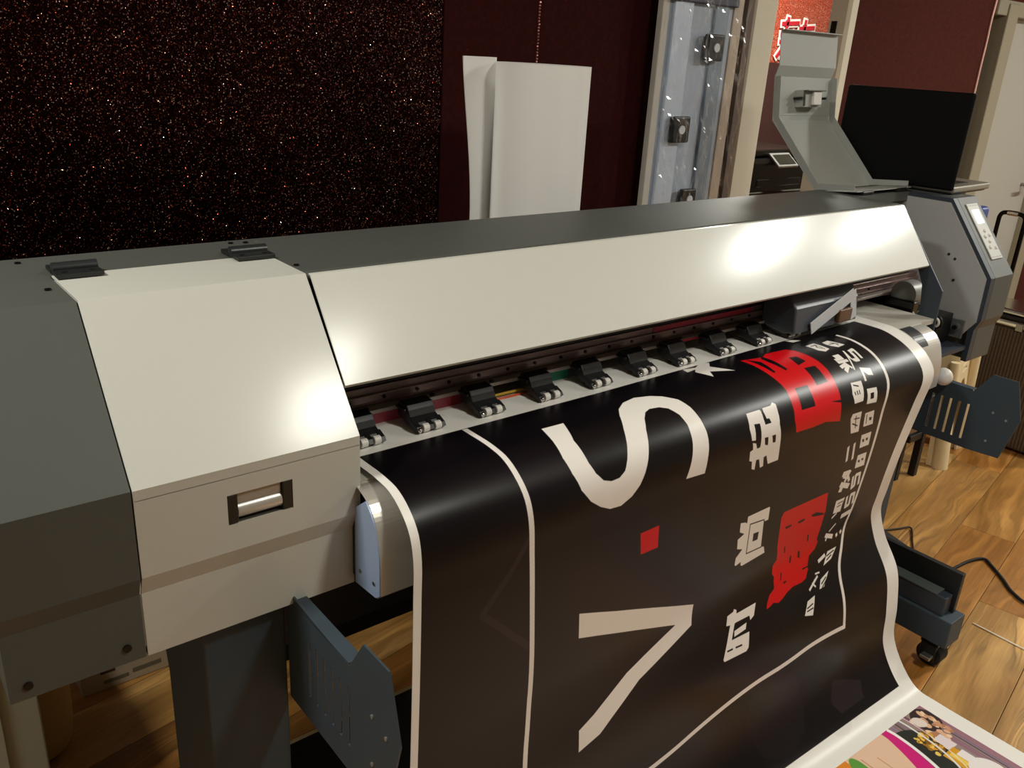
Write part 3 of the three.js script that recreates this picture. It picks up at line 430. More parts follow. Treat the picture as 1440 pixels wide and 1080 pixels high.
const PRINT = [
  ['g',14,223,418,200,441,177,464,153,486,195,522,238,561,285,602],
  ['g',12,224,418,243,391,263,364],
  ['g',0,1462,1140,1584,1182,1566,1226,1450,1228,1425,1189],
  ['h',0,1267,1035,1298,1104,1308,1160,1285,1210,1214,1242,1133,1231,1093,1207,1074,1155,1063,1098,1085,1030,1174,1033],
  ['h',5,1383,1012,1451,1016],
  ['h',5,1383,1030,1449,1035],
  ['h',5,1384,1049,1448,1055],
  ['h',5,1385,1069,1448,1076],
  ['h',5,1387,1089,1446,1096],
  ['h',5,1386,1107,1443,1115],
  ['h',5,1383,1124,1437,1132],
  ['h',5,1378,1140,1427,1147],
  ['h',5,1370,1154,1416,1162],
  ['w',0,389,170,448,171,425,224,427,273,435,294,451,310,472,316,495,315,513,306,528,286,544,261,560,232,586,195,604,176,636,159,679,152,720,161,747,174,773,196,781,226,783,256,782,283,777,312,773,337,771,370,706,367,714,341,721,316,729,289,736,260,733,235,720,213,701,203,674,200,654,206,635,221,616,245,602,270,585,298,569,324,555,343,534,361,504,373,472,371,443,359,414,341,390,315,377,282,373,251,378,219,384,191],
  ['w',0,421,581,481,600,545,621,613,642,685,665,761,690,842,716,843,770,759,796,703,813,648,829,598,856,550,882,514,903,447,918,449,867,496,849,549,823,604,796,664,778,721,762,778,746,701,723,627,700,557,679,491,659,429,641],
  ['r',0,582,455,642,454,652,508,595,507],
  ['w',0,923,92,963,98,996,85,1025,92,1003,110,1040,155,974,131,954,156,937,117,952,106,918,110],
  ['w',0,1363,82,1391,87,1410,101,1373,101],
  ['w',0,932,274,983,274,986,278,984,296,986,308,1009,308,1005,298,995,297,993,281,995,273,1027,273,1039,267,1049,273,1044,292,1041,318,1063,391,1067,409,1024,409,1008,384,998,386,1006,410,993,411,980,387,968,386,972,411,958,406,951,386,939,382,932,358,942,355,936,338,950,342,958,356,970,355,966,302,945,300,947,335,932,333,925,307],
  ['k',0,982,336,996,337,1001,357,988,353],
  ['k',0,1012,337,1026,337,1031,356,1020,355],
  ['r',0,1110,119,1186,131,1217,119,1301,124,1313,138,1324,177,1327,201,1324,231,1316,264,1310,297,1308,309,1265,306,1308,315,1310,339,1319,364,1246,351,1187,353,1115,351,1102,319,1107,283,1115,251,1112,214,1111,176,1111,147],
  ['k',0,1253,162,1282,165,1287,189,1244,196],
  ['k',0,1249,209,1295,211,1291,238,1287,260,1237,261,1243,239],
  ['k',0,1150,253,1203,254,1197,279,1195,304,1136,303,1142,280],
  ['k',0,1189,129,1191,152,1193,197,1181,201,1171,157,1172,135],
  ['k',0,1128,123,1151,149,1144,196,1134,198,1130,159],
  ['w',0,999,537,1090,537,1094,539,1102,575,1087,575,1080,568,1101,649,1116,653,1128,674,1028,678,1020,674,1018,664,998,668,991,664,989,644,1010,627,985,619,977,591,1001,583,978,572,972,546,992,550,1002,555],
  ['k',3,1082,569,1019,563,1035,647,1104,650],
  ['k',0,1046,596,1070,598,1073,620,1051,619],
  ['r',0,1175,576,1390,581,1395,585,1413,639,1413,654,1414,699,1414,727,1423,738,1410,754,1379,764,1367,792,1371,798,1366,800,1353,817,1331,821,1285,819,1256,825,1231,834,1211,838,1190,831,1170,836,1157,837,1162,824,1177,806,1201,797,1200,780,1203,767,1193,757,1193,732,1207,723,1207,721,1197,694,1189,678,1179,635,1168,590],
  ['k',0,1203,626,1235,628,1237,633,1211,634],
  ['k',0,1265,630,1301,630,1302,637,1276,638],
  ['k',0,1334,631,1361,630,1412,648,1403,650,1346,639],
  ['k',0,1277,732,1286,737,1284,754,1277,753],
  ['k',0,1317,732,1328,736,1330,756,1319,750],
  ['k',0,1228,690,1235,692,1243,713,1237,711],
  ['k',0,1346,693,1354,695,1363,719,1354,713],
  ['k',0,1236,766,1241,768,1235,786,1231,786],
  ['k',0,1245,794,1259,794,1261,797,1246,799],
  ['k',0,1340,787,1368,788,1367,791,1342,791],
  ['w',0,989,799,1015,796,1018,790,1029,796,1028,805,1114,805,1100,834,1082,840,1081,828,1021,826,1017,827,997,862,1071,865,1058,902,1047,908,958,904,954,898,978,860,998,825,982,822],
  ['w',0,1012,844,1066,840,1058,855,1008,858],
  ['k',4,973,883,996,884],
  ['k',4,1007,885,1034,887],
  ['w',0,1448,138,1480,135,1493,157,1506,171,1468,174,1452,162,1445,151],
  ['k',3,1455,154,1483,156,1480,167],
  ['k',3,1472,147,1489,162],
  ['w',0,1377,133,1420,130,1429,171,1401,177,1383,165],
  ['k',3,1389,141,1411,142,1398,154],
  ['k',3,1401,154,1415,166],
  ['k',2,1411,135,1415,159],
  ['w',6,1464,190,1455,218,1459,230],
  ['w',12,1460,227,1478,228,1484,202],
  ['w',10,1480,198,1506,194,1499,228],
  ['w',6,1464,190,1427,252],
  ['w',12,1400,202,1429,202],
  ['w',9,1389,212,1428,212],
  ['w',9,1388,221,1436,222],
  ['w',10,1381,236,1417,230],
  ['w',12,1388,250,1420,233],
  ['w',8,1416,235,1425,246],
  ['w',0,1453,249,1496,259,1492,278,1470,274,1458,261,1450,286,1440,286],
  ['w',0,1436,304,1484,307,1488,346,1436,342],
  ['k',0,1451,317,1468,317,1469,332,1452,332],
  ['w',0,1466,411,1448,369,1495,369,1518,413],
  ['k',0,1481,387,1496,389,1499,398,1488,397],
  ['k',3,1461,375,1476,404],
  ['w',0,1475,436,1529,437,1543,479,1492,478],
  ['k',0,1489,451,1501,453,1506,462,1495,460],
  ['k',0,1509,452,1521,453,1524,461,1514,460],
  ['w',0,1499,500,1549,502,1564,545,1509,542],
  ['k',0,1512,518,1523,519,1526,527,1515,524],
  ['k',0,1531,517,1542,518,1545,525,1535,524],
  ['w',11,1570,605,1557,568,1534,567,1546,602,1533,606,1519,567],
  ['w',11,1574,665,1566,631,1546,630,1552,662,1533,664,1525,629],
  ['w',15,1525,692,1576,690],
  ['w',11,1524,751,1534,747],
  ['w',11,1547,749,1556,743],
  ['w',10,1441,504,1421,456],
  ['w',10,1473,506,1451,453],
  ['w',16,1447,544,1484,546],
  ['w',12,1489,541,1474,573],
  ['w',16,1453,575,1511,594],
  ['w',16,1457,591,1476,595],
  ['w',10,1474,547,1502,577],
  ['w',8,1455,553,1487,564],
  ['w',0,1462,626,1505,628,1510,671,1466,666],
  ['w',7,1467,680,1490,670],
  ['k',3,1468,632,1495,634],
  ['k',3,1470,642,1498,645],
  ['k',3,1471,652,1499,655],
  ['w',0,1463,631,1511,627,1508,648,1495,664,1466,661],
  ['k',3,1477,639,1506,638],
  ['k',3,1478,649,1499,648],
  ['w',7,1508,708,1479,725],
  ['w',13,1461,731,1507,747],
  ['w',7,1473,740,1467,749],
  ['w',0,1476,780,1526,780,1491,804,1446,811],
  ['k',3,1469,791,1510,786],
  ['k',3,1466,801,1494,794],
  ['w',10,1423,793,1462,785],
  ['w',0,1403,862,1419,840,1468,829,1427,862],
  ['k',3,1418,852,1448,841],
  ['k',3,1417,862,1450,846],
  ['w',7,1357,851,1410,827],
  ['w',6,1377,837,1390,851],
  ['w',5,1399,819,1422,821],
  ['w',5,1368,847,1394,832],
  ['w',0,1311,905,1337,874,1376,869,1348,915],
  ['k',3,1328,891,1359,886],
  ['k',3,1325,898,1356,897],
  ['w',0,1375,370,1377,357,1423,358,1448,420,1406,417],
  ['k',3,1394,374,1425,377],
  ['k',3,1395,387,1429,400],
  ['k',3,1400,366,1421,405],
  ['w',0,1376,279,1425,281,1415,330,1373,330,1365,305],
  ['k',4,1378,302,1380,310],
  ['k',4,1389,301,1391,311],
  ['k',4,1400,301,1400,311],
  ['k',3,1382,286,1404,292]
];
const BX0 = 0.578, BX1 = 2.085, TW = 1800, TH = 2048;
{
  const cv = document.createElement('canvas'); cv.width = TW; cv.height = TH; const c = cv.getContext('2d');
  const COL = { w: '#efeae4', r: '#d40d18', k: '#0c090d', g: '#251c22', h: '#171115' };
  c.fillStyle = '#f0eee8'; c.fillRect(0, 0, TW, TH);
  c.fillStyle = COL.k; c.beginPath(); c.moveTo(17, 100); c.lineTo(640, 97); c.lineTo(1736, 74); c.lineTo(1736, 1252); c.lineTo(17, 1262); c.closePath(); c.fill();
  // faint dark brown-violet mottling of the dark ink
  for (let k = 0; k < 500; k++) { const x = R(20, 1730), y = R(110, 1240), r = R(20, 60); c.fillStyle = `rgba(${40 + R(-10, 14) | 0},${18 + R(-6, 6) | 0},${32 + R(-10, 10) | 0},0.035)`; c.beginPath(); c.ellipse(x, y, r, r * 0.8, 0, 0, 6.284); c.fill(); }
  const path = a => { c.beginPath(); for (let i = 2; i < a.length; i += 2) i === 2 ? c.moveTo(a[2], a[3]) : c.lineTo(a[i], a[i + 1]); };
  c.lineJoin = 'round';
  for (const a of PRINT) { path(a); if (a[1]) { c.strokeStyle = COL[a[0]]; c.lineWidth = a[1]; c.stroke(); } else { c.closePath(); c.fillStyle = COL[a[0]]; c.fill(); } }
  c.strokeStyle = COL.w; c.lineWidth = 13; c.lineJoin = 'miter';
  const smooth = (pts) => { c.beginPath(); c.moveTo(pts[0][0], pts[0][1]); for (let i = 1; i < pts.length - 1; i++) { const mx = (pts[i][0] + pts[i + 1][0]) / 2, my = (pts[i][1] + pts[i + 1][1]) / 2; c.quadraticCurveTo(pts[i][0], pts[i][1], mx, my); } const e = pts[pts.length - 1]; c.lineTo(e[0], e[1]); c.stroke(); };
  smooth([[255, 100], [252, 220], [255, 300], [268, 400], [284, 540], [297, 656], [300, 771], [291, 872], [285, 1105]]);
  smooth([[1552, 120], [1563, 190], [1560, 240], [1548, 300], [1536, 340], [1560, 420], [1582, 520], [1588, 600], [1585, 690], [1562, 780], [1522, 830], [1502, 890], [1504, 1005]]);
  smooth([[1511, 999], [1371, 990], [1224, 1008], [1089, 1008], [912, 1031], [705, 1077], [285, 1105]]);
  // the second print: a still life with flowers, gold and a white jar
  const Y = 1322; c.save(); c.beginPath(); c.rect(17, Y, 1719, TH - Y); c.clip(); c.fillStyle = '#a08a8f'; c.fillRect(17, Y, 1736 - 17, TH - Y);
  for (let k = 0; k < 60; k++) { c.fillStyle = `rgba(${90 + R(0, 90) | 0},${70 + R(0, 80) | 0},${75 + R(0, 80) | 0},0.35)`; c.fillRect(R(1500, 1736), Y, R(3, 16), TH - Y); }
  for (const x of [1536, 1590, 1646, 1700]) { c.fillStyle = '#4d3b40'; c.fillRect(x, Y, 4, TH - Y); }
  c.fillStyle = '#3b2b2b'; c.beginPath(); c.ellipse(1692, Y + 40, 46, 42, 0, 0, 6.284); c.fill();
  for (let k = 0; k < 46; k++) { c.fillStyle = ['#e2b48f', '#d19a78', '#f0cfb0', '#b8805c'][k % 4]; c.beginPath(); c.ellipse(1686 + R(-46, 34), Y + 44 + R(-30, 70), R(4, 10), R(4, 12), R(0, 3), 0, 6.284); c.fill(); }
  c.fillStyle = '#2c2f2b'; c.beginPath(); c.moveTo(1560, Y + 20); c.quadraticCurveTo(1640, Y + 30, 1640, Y + 90); c.quadraticCurveTo(1620, Y + 190, 1540, Y + 230); c.lineTo(1500, Y + 100); c.closePath(); c.fill();
  for (let k = 0; k < 70; k++) { c.fillStyle = ['#d9a33a', '#a8741f', '#f0cc62', '#8b5a1c'][k % 4]; c.beginPath(); c.arc(1612 + R(-30, 30), Y + 92 + R(-34, 34), R(3, 8), 0, 6.284); c.fill(); }
  c.fillStyle = '#e6d8cf'; c.beginPath(); c.ellipse(1664, Y + 34, 22, 18, 0.6, 0, 6.284); c.fill();
  c.fillStyle = '#e8dade'; c.fillRect(1630, Y + 88, 40, 46);
  c.fillStyle = '#dba02a'; c.fillRect(1590, Y + 132, 60, 60); c.fillStyle = '#f3cf5a'; c.fillRect(1608, Y + 140, 18, 46);
  c.fillStyle = '#efe9e6'; c.fillRect(1628, Y + 150, 34, 40); c.beginPath(); c.ellipse(1640, Y + 232, 52, 52, 0, 0, 6.284); c.fill();
  c.strokeStyle = '#e9e4e2'; c.lineWidth = 7; c.beginPath(); c.ellipse(1500, Y + 60, 118, 190, 0.1, -1.2, 1.5); c.stroke(); c.lineWidth = 3; c.beginPath(); c.ellipse(1505, Y + 60, 134, 205, 0.1, -1.2, 1.5); c.stroke();
  // magenta arc, pale skin tone ground, orange and green
  c.fillStyle = '#e9c4a8'; c.fillRect(17, Y, 1500, TH - Y);
  c.fillStyle = '#d3247c'; c.beginPath(); c.moveTo(1545, Y); c.quadraticCurveTo(1560, Y + 80, 1480, Y + 240); c.lineTo(1400, Y + 240); c.quadraticCurveTo(1510, Y + 90, 1520, Y); c.closePath(); c.fill();
  c.strokeStyle = '#f6f2ef'; c.lineWidth = 12; c.beginPath(); c.moveTo(1549, Y); c.quadraticCurveTo(1568, Y + 80, 1490, Y + 240); c.stroke();
  c.fillStyle = '#e08a2c'; c.fillRect(1180, Y, 150, 300); c.fillStyle = '#f0b04a'; c.fillRect(1230, Y + 10, 40, 200); c.fillStyle = '#5f9a3f'; c.beginPath(); c.ellipse(1335, Y + 60, 26, 60, 0.3, 0, 6.284); c.fill();
  c.fillStyle = '#c9997a'; c.fillRect(1372, Y + 20, 5, 200); c.fillRect(1420, Y + 40, 4, 150);
  c.restore(); c.fillStyle = '#f2efe9'; c.fillRect(0, 0, 17, TH); c.fillRect(1736, 74, TW - 1736, TH);
  const map = new THREE.CanvasTexture(cv); map.colorSpace = THREE.SRGBColorSpace; map.anisotropy = 8;
  const mBan = new THREE.MeshPhysicalMaterial({ map, roughness: 0.32, side: THREE.FrontSide, specularIntensity: 0.5 });
  const NU = 40, NV = 192, pos = [], uv = [], idx = [], pb = [];
  const prof = (A, v) => { const f = Math.min(v * 96, 95.9999), i = Math.floor(f), w = f - i; const a = A[Math.max(0, i - 1)], b = A[i], d = A[i + 1], e = A[Math.min(96, i + 2)]; const cr = k => 0.5 * (2 * b[k] + (d[k] - a[k]) * w + (2 * a[k] - 5 * b[k] + 4 * d[k] - e[k]) * w * w + (3 * b[k] - a[k] - 3 * d[k] + e[k]) * w * w * w); return [cr(0), cr(1)]; };
  for (let j = 0; j <= NV; j++) for (let i = 0; i <= NU; i++) {
    const u = i / NU, v = j / NV, l = prof(BL, v), r = prof(BR, v);
    pos.push(BX0 + (BX1 - BX0) * u, Math.max(0.003, l[1] * (1 - u) + r[1] * u), l[0] * (1 - u) + r[0] * u); uv.push(u, 1 - v);
  }
  for (let j = 0; j < NV; j++) for (let i = 0; i < NU; i++) { const a = j * (NU + 1) + i, b = a + 1, d = a + NU + 1, e = d + 1; idx.push(a, d, b, b, d, e); }
  const g = new THREE.BufferGeometry(); g.setAttribute('position', new THREE.Float32BufferAttribute(pos, 3)); g.setAttribute('uv', new THREE.Float32BufferAttribute(uv, 2)); g.setIndex(idx); g.computeVertexNormals();
  const t = thing('printed_banner', 'glossy black vinyl banner with white and red lettering hanging from the printer', 'banner');
  part('printed_face', g, mBan, t);
  const n = g.attributes.normal, p2 = g.attributes.position.clone(); for (let i = 0; i < p2.count; i++) p2.setXYZ(i, p2.getX(i), p2.getY(i) - n.getY(i) * 0.0008, p2.getZ(i) - n.getZ(i) * 0.0008);
  const g2 = new THREE.BufferGeometry(); g2.setAttribute('position', p2); const id2 = []; for (let k = 0; k < idx.length; k += 3) id2.push(idx[k], idx[k + 2], idx[k + 1]); g2.setIndex(id2); g2.computeVertexNormals();
  part('blank_back', g2, M(0xdedcd6, 0.6), t);
}

// ---------------------------------------------------------------- things behind and around the printer
{ // laptop on the right end
  const t = thing('laptop', 'black laptop seen from behind on the right end of the printer', 'laptop');
  const h = new THREE.Vector3(0.05, 0, 0.99875), b = new THREE.Vector3(0.99875, 0, -0.05), W = 0.388, D = 0.27, H = 0.272;
  t.position.set(2.628, 1.2155, -0.19); t.rotation.y = 0; // front hinge corner
  const base = new THREE.Matrix4().makeBasis(b, new THREE.Vector3(0, 1, 0), h);
  const place = g => g.applyMatrix4(base);
  part('base', place(rb(0, D, 0.004, 0.024, -W, 0, 0.007, 3)), M(0x8f8c80, 0.35, 0.5), t).userData.label = 'silver keyboard base';
  part('base_bottom', place(rb(0.004, D - 0.02, 0, 0.010, -W + 0.005, -0.005, 0.004)), mBlack, t);
  const scr = rb(-0.012, 0, 0, H, -W, 0, 0.006, 3); scr.rotateZ(-0.03); scr.translate(0.004, 0.012, 0); part('screen_lid', place(scr), M(0x08090b, 0.6, 0, { specularIntensity: 0.3 }), t).userData.label = 'black back of the screen';
  const pane = bx(0.0003, 0.001, 0.018, H - 0.015, -W + 0.015, -0.015); pane.rotateZ(-0.03); pane.translate(0.004, 0.012, 0); part('display', place(pane), M(0x0c0d10, 0.15), t);
  part('hinge_bar', place(cylZ(0.007, -W + 0.05, -0.05, 0.0, 0.018, 14)), mBlack, t);
  part('keyboard', place(bx(0.05, 0.17, 0.0241, 0.0255, -W + 0.03, -0.03)), M(0x1a1a1a, 0.5), t);
}
{ // foam roll with its loose flap
  const t = thing('foam_roll', 'upright roll of white packing foam with a loose flap behind the printer', 'foam roll');
  const cx = 1.425, cz = -0.66, r0 = 0.113, pts = [];
  const ribs = tex(64, 512, (i, j) => { const v = 214 + 26 * fbm(i / 16, j / 2.2, 4, 232, 2, 61); return [v, v, v]; }, false);
  ribs.repeat.set(1, 1.5);
  const foam = M(0xf1f0ee, 0.75, 0, { bumpMap: ribs, bumpScale: 0.0012, side: THREE.DoubleSide });
  const up = (list, y0, y1, th) => { const s = new THREE.Shape(list.map(p => new THREE.Vector2(p[0], -p[1]))); const g = new THREE.ExtrudeGeometry(s, { depth: y1 - y0, bevelEnabled: false, steps: 24 }); g.rotateX(-Math.PI / 2); g.translate(0, y0, 0); return g; };
  // spiral wound body, open centre
  const out = [], inn = []; for (let k = 0; k <= 64; k++) { const a = k / 64 * Math.PI * 2; out.push([cx + r0 * Math.cos(a), cz + r0 * Math.sin(a)]); }
  const s = new THREE.Shape(out.slice(0, 64).map(p => new THREE.Vector2(p[0], -p[1]))); const hole = []; for (let k = 0; k < 32; k++) { const a = -k / 32 * Math.PI * 2; hole.push(new THREE.Vector2(cx + 0.03 * Math.cos(a), -(cz + 0.03 * Math.sin(a)))); } s.holes.push(new THREE.Path(hole));
  const g = new THREE.ExtrudeGeometry(s, { depth: 1.513, bevelEnabled: false, curveSegments: 48 }); g.rotateX(-Math.PI / 2);
  // smooth side normals
  const p = g.attributes.position, n = g.attributes.normal, uv = g.attributes.uv; for (let i = 0; i < p.count; i++) { if (Math.abs(n.getY(i)) < 0.5) { const x = p.getX(i) - cx, z = p.getZ(i) - cz, l = Math.hypot(x, z), d = l > 0.05 ? 1 : -1; n.setXYZ(i, d * x / l, 0, d * z / l); uv.setXY(i, Math.atan2(z, x) / 6.283, p.getY(i)); } }
  part('wound_body', g, foam, t);
  // flap: a curved sheet leaving the roll at its left back, leaning out at the top
  const NU = 20, NV = 40, P = [], U = [], I = [];
  for (let side = 0; side < 2; side++) for (let j = 0; j <= NV; j++) for (let i = 0; i <= NU; i++) {
    const v = j / NV, q = i / NU, y = v * 1.522, wv = 0.5 + 0.5 * v;
    const len = 0.115 * q * (0.75 + 0.45 * Math.pow(v, 2.2) + 0.05 * Math.sin(v * 14));
    const x = cx - 0.086 - len * 0.86 + 0.004 * side, z = cz - 0.072 - 0.01 * q + 0.05 * q * q * (0.3 + 0.7 * v) + 0.012 * Math.sin(v * 9 + 1) * q - 0.006 * side;
    P.push(x, y, z); U.push(q * 0.15, y);
  }
  const st = (NU + 1) * (NV + 1); for (let s2 = 0; s2 < 2; s2++) for (let j = 0; j < NV; j++) for (let i = 0; i < NU; i++) { const a = s2 * st + j * (NU + 1) + i, b = a + 1, d = a + NU + 1, e = d + 1; s2 ? I.push(a, b, d, b, e, d) : I.push(a, d, b, b, d, e); }
  const rim = (a, b) => I.push(a, b, a + st, b, b + st, a + st); for (let j = 0; j < NV; j++) rim(j * (NU + 1) + NU, (j + 1) * (NU + 1) + NU); for (let i = 0; i < NU; i++) rim(NV * (NU + 1) + i, NV * (NU + 1) + i + 1);
  const fg = new THREE.BufferGeometry(); fg.setAttribute('position', new THREE.Float32BufferAttribute(P, 3)); fg.setAttribute('uv', new THREE.Float32BufferAttribute(U, 2)); fg.setIndex(I); fg.computeVertexNormals();
  part('loose_flap', fg, foam, t);
}
{ // long panel wrapped in clear film, leaning by the doorway
  const t = thing('wrapped_panel', 'tall pale blue panel with black square clips wrapped in clear crinkled film', 'wrapped panel');
  const zc = -1.035;
  part('board', rb(2.25, 2.58, 0.01, 1.93, zc - 0.02, zc, 0.004), M(0xaab6c6, 0.45), t);
  part('rail_strip', rb(2.27, 2.36, 0.02, 1.90, zc, zc + 0.012, 0.003), M(0xc6d2e4, 0.35, 0.2), t); part('rail_strip', rb(2.475, 2.545, 0.02, 1.90, zc, zc + 0.010, 0.003), M(0x8391a0, 0.4, 0.2), t);
  part('edge_strip', rb(2.575, 2.625, 0.01, 1.93, zc - 0.02, zc + 0.005, 0.003), M(0xb9aa98, 0.5), t); part('edge_strip', rb(2.222, 2.252, 0.01, 1.93, zc - 0.02, zc + 0.004, 0.003), M(0xc9c4bb, 0.5), t);
  part('top_band', rb(2.25, 2.58, 1.715, 1.80, zc, zc + 0.02, 0.004), M(0x1b2340, 0.4), t).userData.label = 'dark blue band';
  for (const [x, y, w] of [[2.47, 1.585, 0.042], [2.345, 1.322, 0.043], [2.43, 1.085, 0.036]]) { const c = part('square_clip', rb(x - w, x + w, y - w, y + w, zc + 0.012, zc + 0.034, 0.006, 2), M(0x14161a, 0.35), t); c.userData.label = 'black square clip with a pale disc'; part('disc', cylZ(0.014, zc + 0.034, zc + 0.038, x, y, 20), M(0xcfd3d8, 0.4), c); }
  // crinkled film around it
  const NU = 60, NV = 220, P = [], U = [], I = [];
  for (let j = 0; j <= NV; j++) for (let i = 0; i <= NU; i++) {
    const q = i / NU, v = j / NV, y = 0.012 + v * 1.96, a = -0.15 + q * 1.3; // from left edge over the front to the right edge
    let x = 2.212 + (2.636 - 2.212) * clamp(a, 0, 1), z = zc + 0.046; if (a < 0) { z += a * 0.4; } if (a > 1) { z -= (a - 1) * 0.4; }
    const w = fbm(q * 16, v * 26, 16, 26, 3, 71) - 0.5, w2 = fbm(q * 34, v * 30, 34, 30, 2, 75) - 0.5, pinch = 0.03 * Math.exp(-Math.pow((y - 1.70) / 0.06, 2));
    z += 0.026 * w + 0.02 * w2 + 0.014 * Math.pow(1 - Math.abs(2 * fbm(q * 9, v * 14, 9, 14, 2, 83) - 1), 6) - 0.01; x += 0.012 * (fbm(q * 6, v * 18, 6, 18, 2, 78) - 0.5) - pinch * (q - 0.5);
    P.push(x, y, z); U.push(q, v);
  }
  for (let j = 0; j < NV; j++) for (let i = 0; i < NU; i++) { const a = j * (NU + 1) + i, b = a + 1, d = a + NU + 1, e = d + 1; I.push(a, b, d, b, e, d); }
  let fg = new THREE.BufferGeometry(); fg.setAttribute('position', new THREE.Float32BufferAttribute(P, 3)); fg.setAttribute('uv', new THREE.Float32BufferAttribute(U, 2)); fg.setIndex(I); fg = fg.toNonIndexed(); fg.computeVertexNormals();
  part('clear_film', fg, new THREE.MeshPhysicalMaterial({ color: 0xffffff, transmission: 1, thickness: 0, roughness: 0.07, ior: 1.5, side: THREE.DoubleSide }), t).userData.label = 'clear crinkled wrapping film';
}
{ // cream plastic stool, tapered, arched sides
  const t = thing('plastic_stool', 'cream plastic stool with arched sides under the right end of the printer', 'stool');
  const m = M(0xe6d3a8, 0.45), S = 0.5;
  part('seat', rb(-0.15, 0.15, S - 0.03, S, -0.15, 0.15, 0.02, 3), m, t);
  for (let k = 0; k < 4; k++) {
    const sp = [[-0.19, 0], [-0.115, 0], [-0.1, 0.2], [-0.07, 0.31], [-0.03, 0.355], [0.03, 0.355], [0.07, 0.31], [0.1, 0.2], [0.115, 0], [0.19, 0], [0.145, S - 0.02], [-0.145, S - 0.02]];
    const slots = [[[-0.055, 0.395], [-0.055, 0.408], [0.055, 0.408], [0.055, 0.395]], [[-0.055, 0.425], [-0.055, 0.438], [0.055, 0.438], [0.055, 0.425]]];
    const g = prismZ(sp, -0.006, 0.006, slots, 0.002); g.rotateX(-0.105); g.translate(0, 0.001, 0.192); g.rotateY(k * Math.PI / 2); part('side_panel', g, m, t);
  }
  for (let k = 0; k < 4; k++) { const g = cyl(0.022, 0.04, S - 0.04, 16); g.translate(0, (S - 0.04) / 2, 0); g.rotateZ(0); g.applyMatrix4(new THREE.Matrix4().makeShear(0, 0, -0.09, 0, -0.09, 0)); g.translate(0.175, 0, 0.175); g.rotateY(k * Math.PI / 2); part('leg', g, m, t); }
  t.scale.set(0.84, 1, 0.84); t.position.set(3.64, 0, -0.57); t.rotation.y = 0.25;
}
{ // small black stool
  const t = thing('metal_stool', 'small black metal stool with thin legs behind the banner', 'stool');
  for (const [x, z] of [[3.36, -0.42], [3.25, -0.44], [3.34, -0.70], [3.12, -0.70]]) part('leg', rb(x - 0.014, x + 0.014, 0, 0.34, z - 0.014, z + 0.014, 0.003), mBlack, t);
  part('seat', rb(3.08, 3.39, 0.34, 0.37, -0.73, -0.39, 0.01), mBlack, t);
  part('brace', rb(3.25, 3.37, 0.17, 0.20, -0.43, -0.41, 0.004), mBlack, t);
}
{ // ribbed brown trolley case with chrome edging and a raised tube handle
  const t = thing('trolley_case', 'brown ribbed case with chrome top edging and a raised dark tube handle', 'case');
  const ribT = tex(256, 64, (i, j) => { const v = (0.78 + 0.22 * Math.sin(i / 256 * 6.283 * 24)) * (0.9 + 0.2 * hash2(i, j, 4)); return [112 * v, 97 * v, 80 * v].map(c => clamp(c)); });
  ribT.repeat.set(3, 3);
  const m = new THREE.MeshStandardMaterial({ map: ribT, roughness: 0.7 });
  const x0 = 3.98, x1 = 4.22, z0 = -0.68, z1 = -0.08;
  part('body', uvBox(rb(x0, x1, 0.01, 0.54, z0, z1, 0.014, 2), 1), m, t);
  part('top_edge', rb(x0 - 0.008, x1 + 0.008, 0.54, 0.572, z0 - 0.006, z1 + 0.006, 0.012, 3), mChrome, t).userData.label = 'chrome top edging';
  part('lid', rb(x0 + 0.004, x1 - 0.004, 0.572, 0.588, z0 + 0.004, z1 - 0.004, 0.005), M(0x15120f, 0.5), t);
  part('lid_edge', rb(x0 + 0.012, x1 - 0.004, 0.588, 0.615, z0 + 0.01, z1 - 0.01, 0.012, 3), mChrome, t).userData.label = 'chrome lid edge';
  for (const z of [-0.40, -0.35]) part('clasp', rb(x0 - 0.014, x0 - 0.007, 0.535, 0.568, z, z + 0.03, 0.002), mSteel, t);
  const hm = M(0x2a2620, 0.22, 0.9);
  part('handle', tube([[4.1, 0.60, -0.632], [4.1, 0.80, -0.632], [4.1, 0.975, -0.632], [4.1, 0.995, -0.624], [4.1, 1.0, -0.605], [4.1, 1.0, -0.55], [4.1, 0.994, -0.531], [4.1, 0.975, -0.523], [4.1, 0.80, -0.523], [4.1, 0.60, -0.523]], 0.0095, 140, 10, 0.1), hm, t).userData.label = 'dark chrome tube handle';
  part('handle_grip', cylZ(0.012, -0.60, -0.555, 4.1, 1.0, 14), mChrome, t);
}
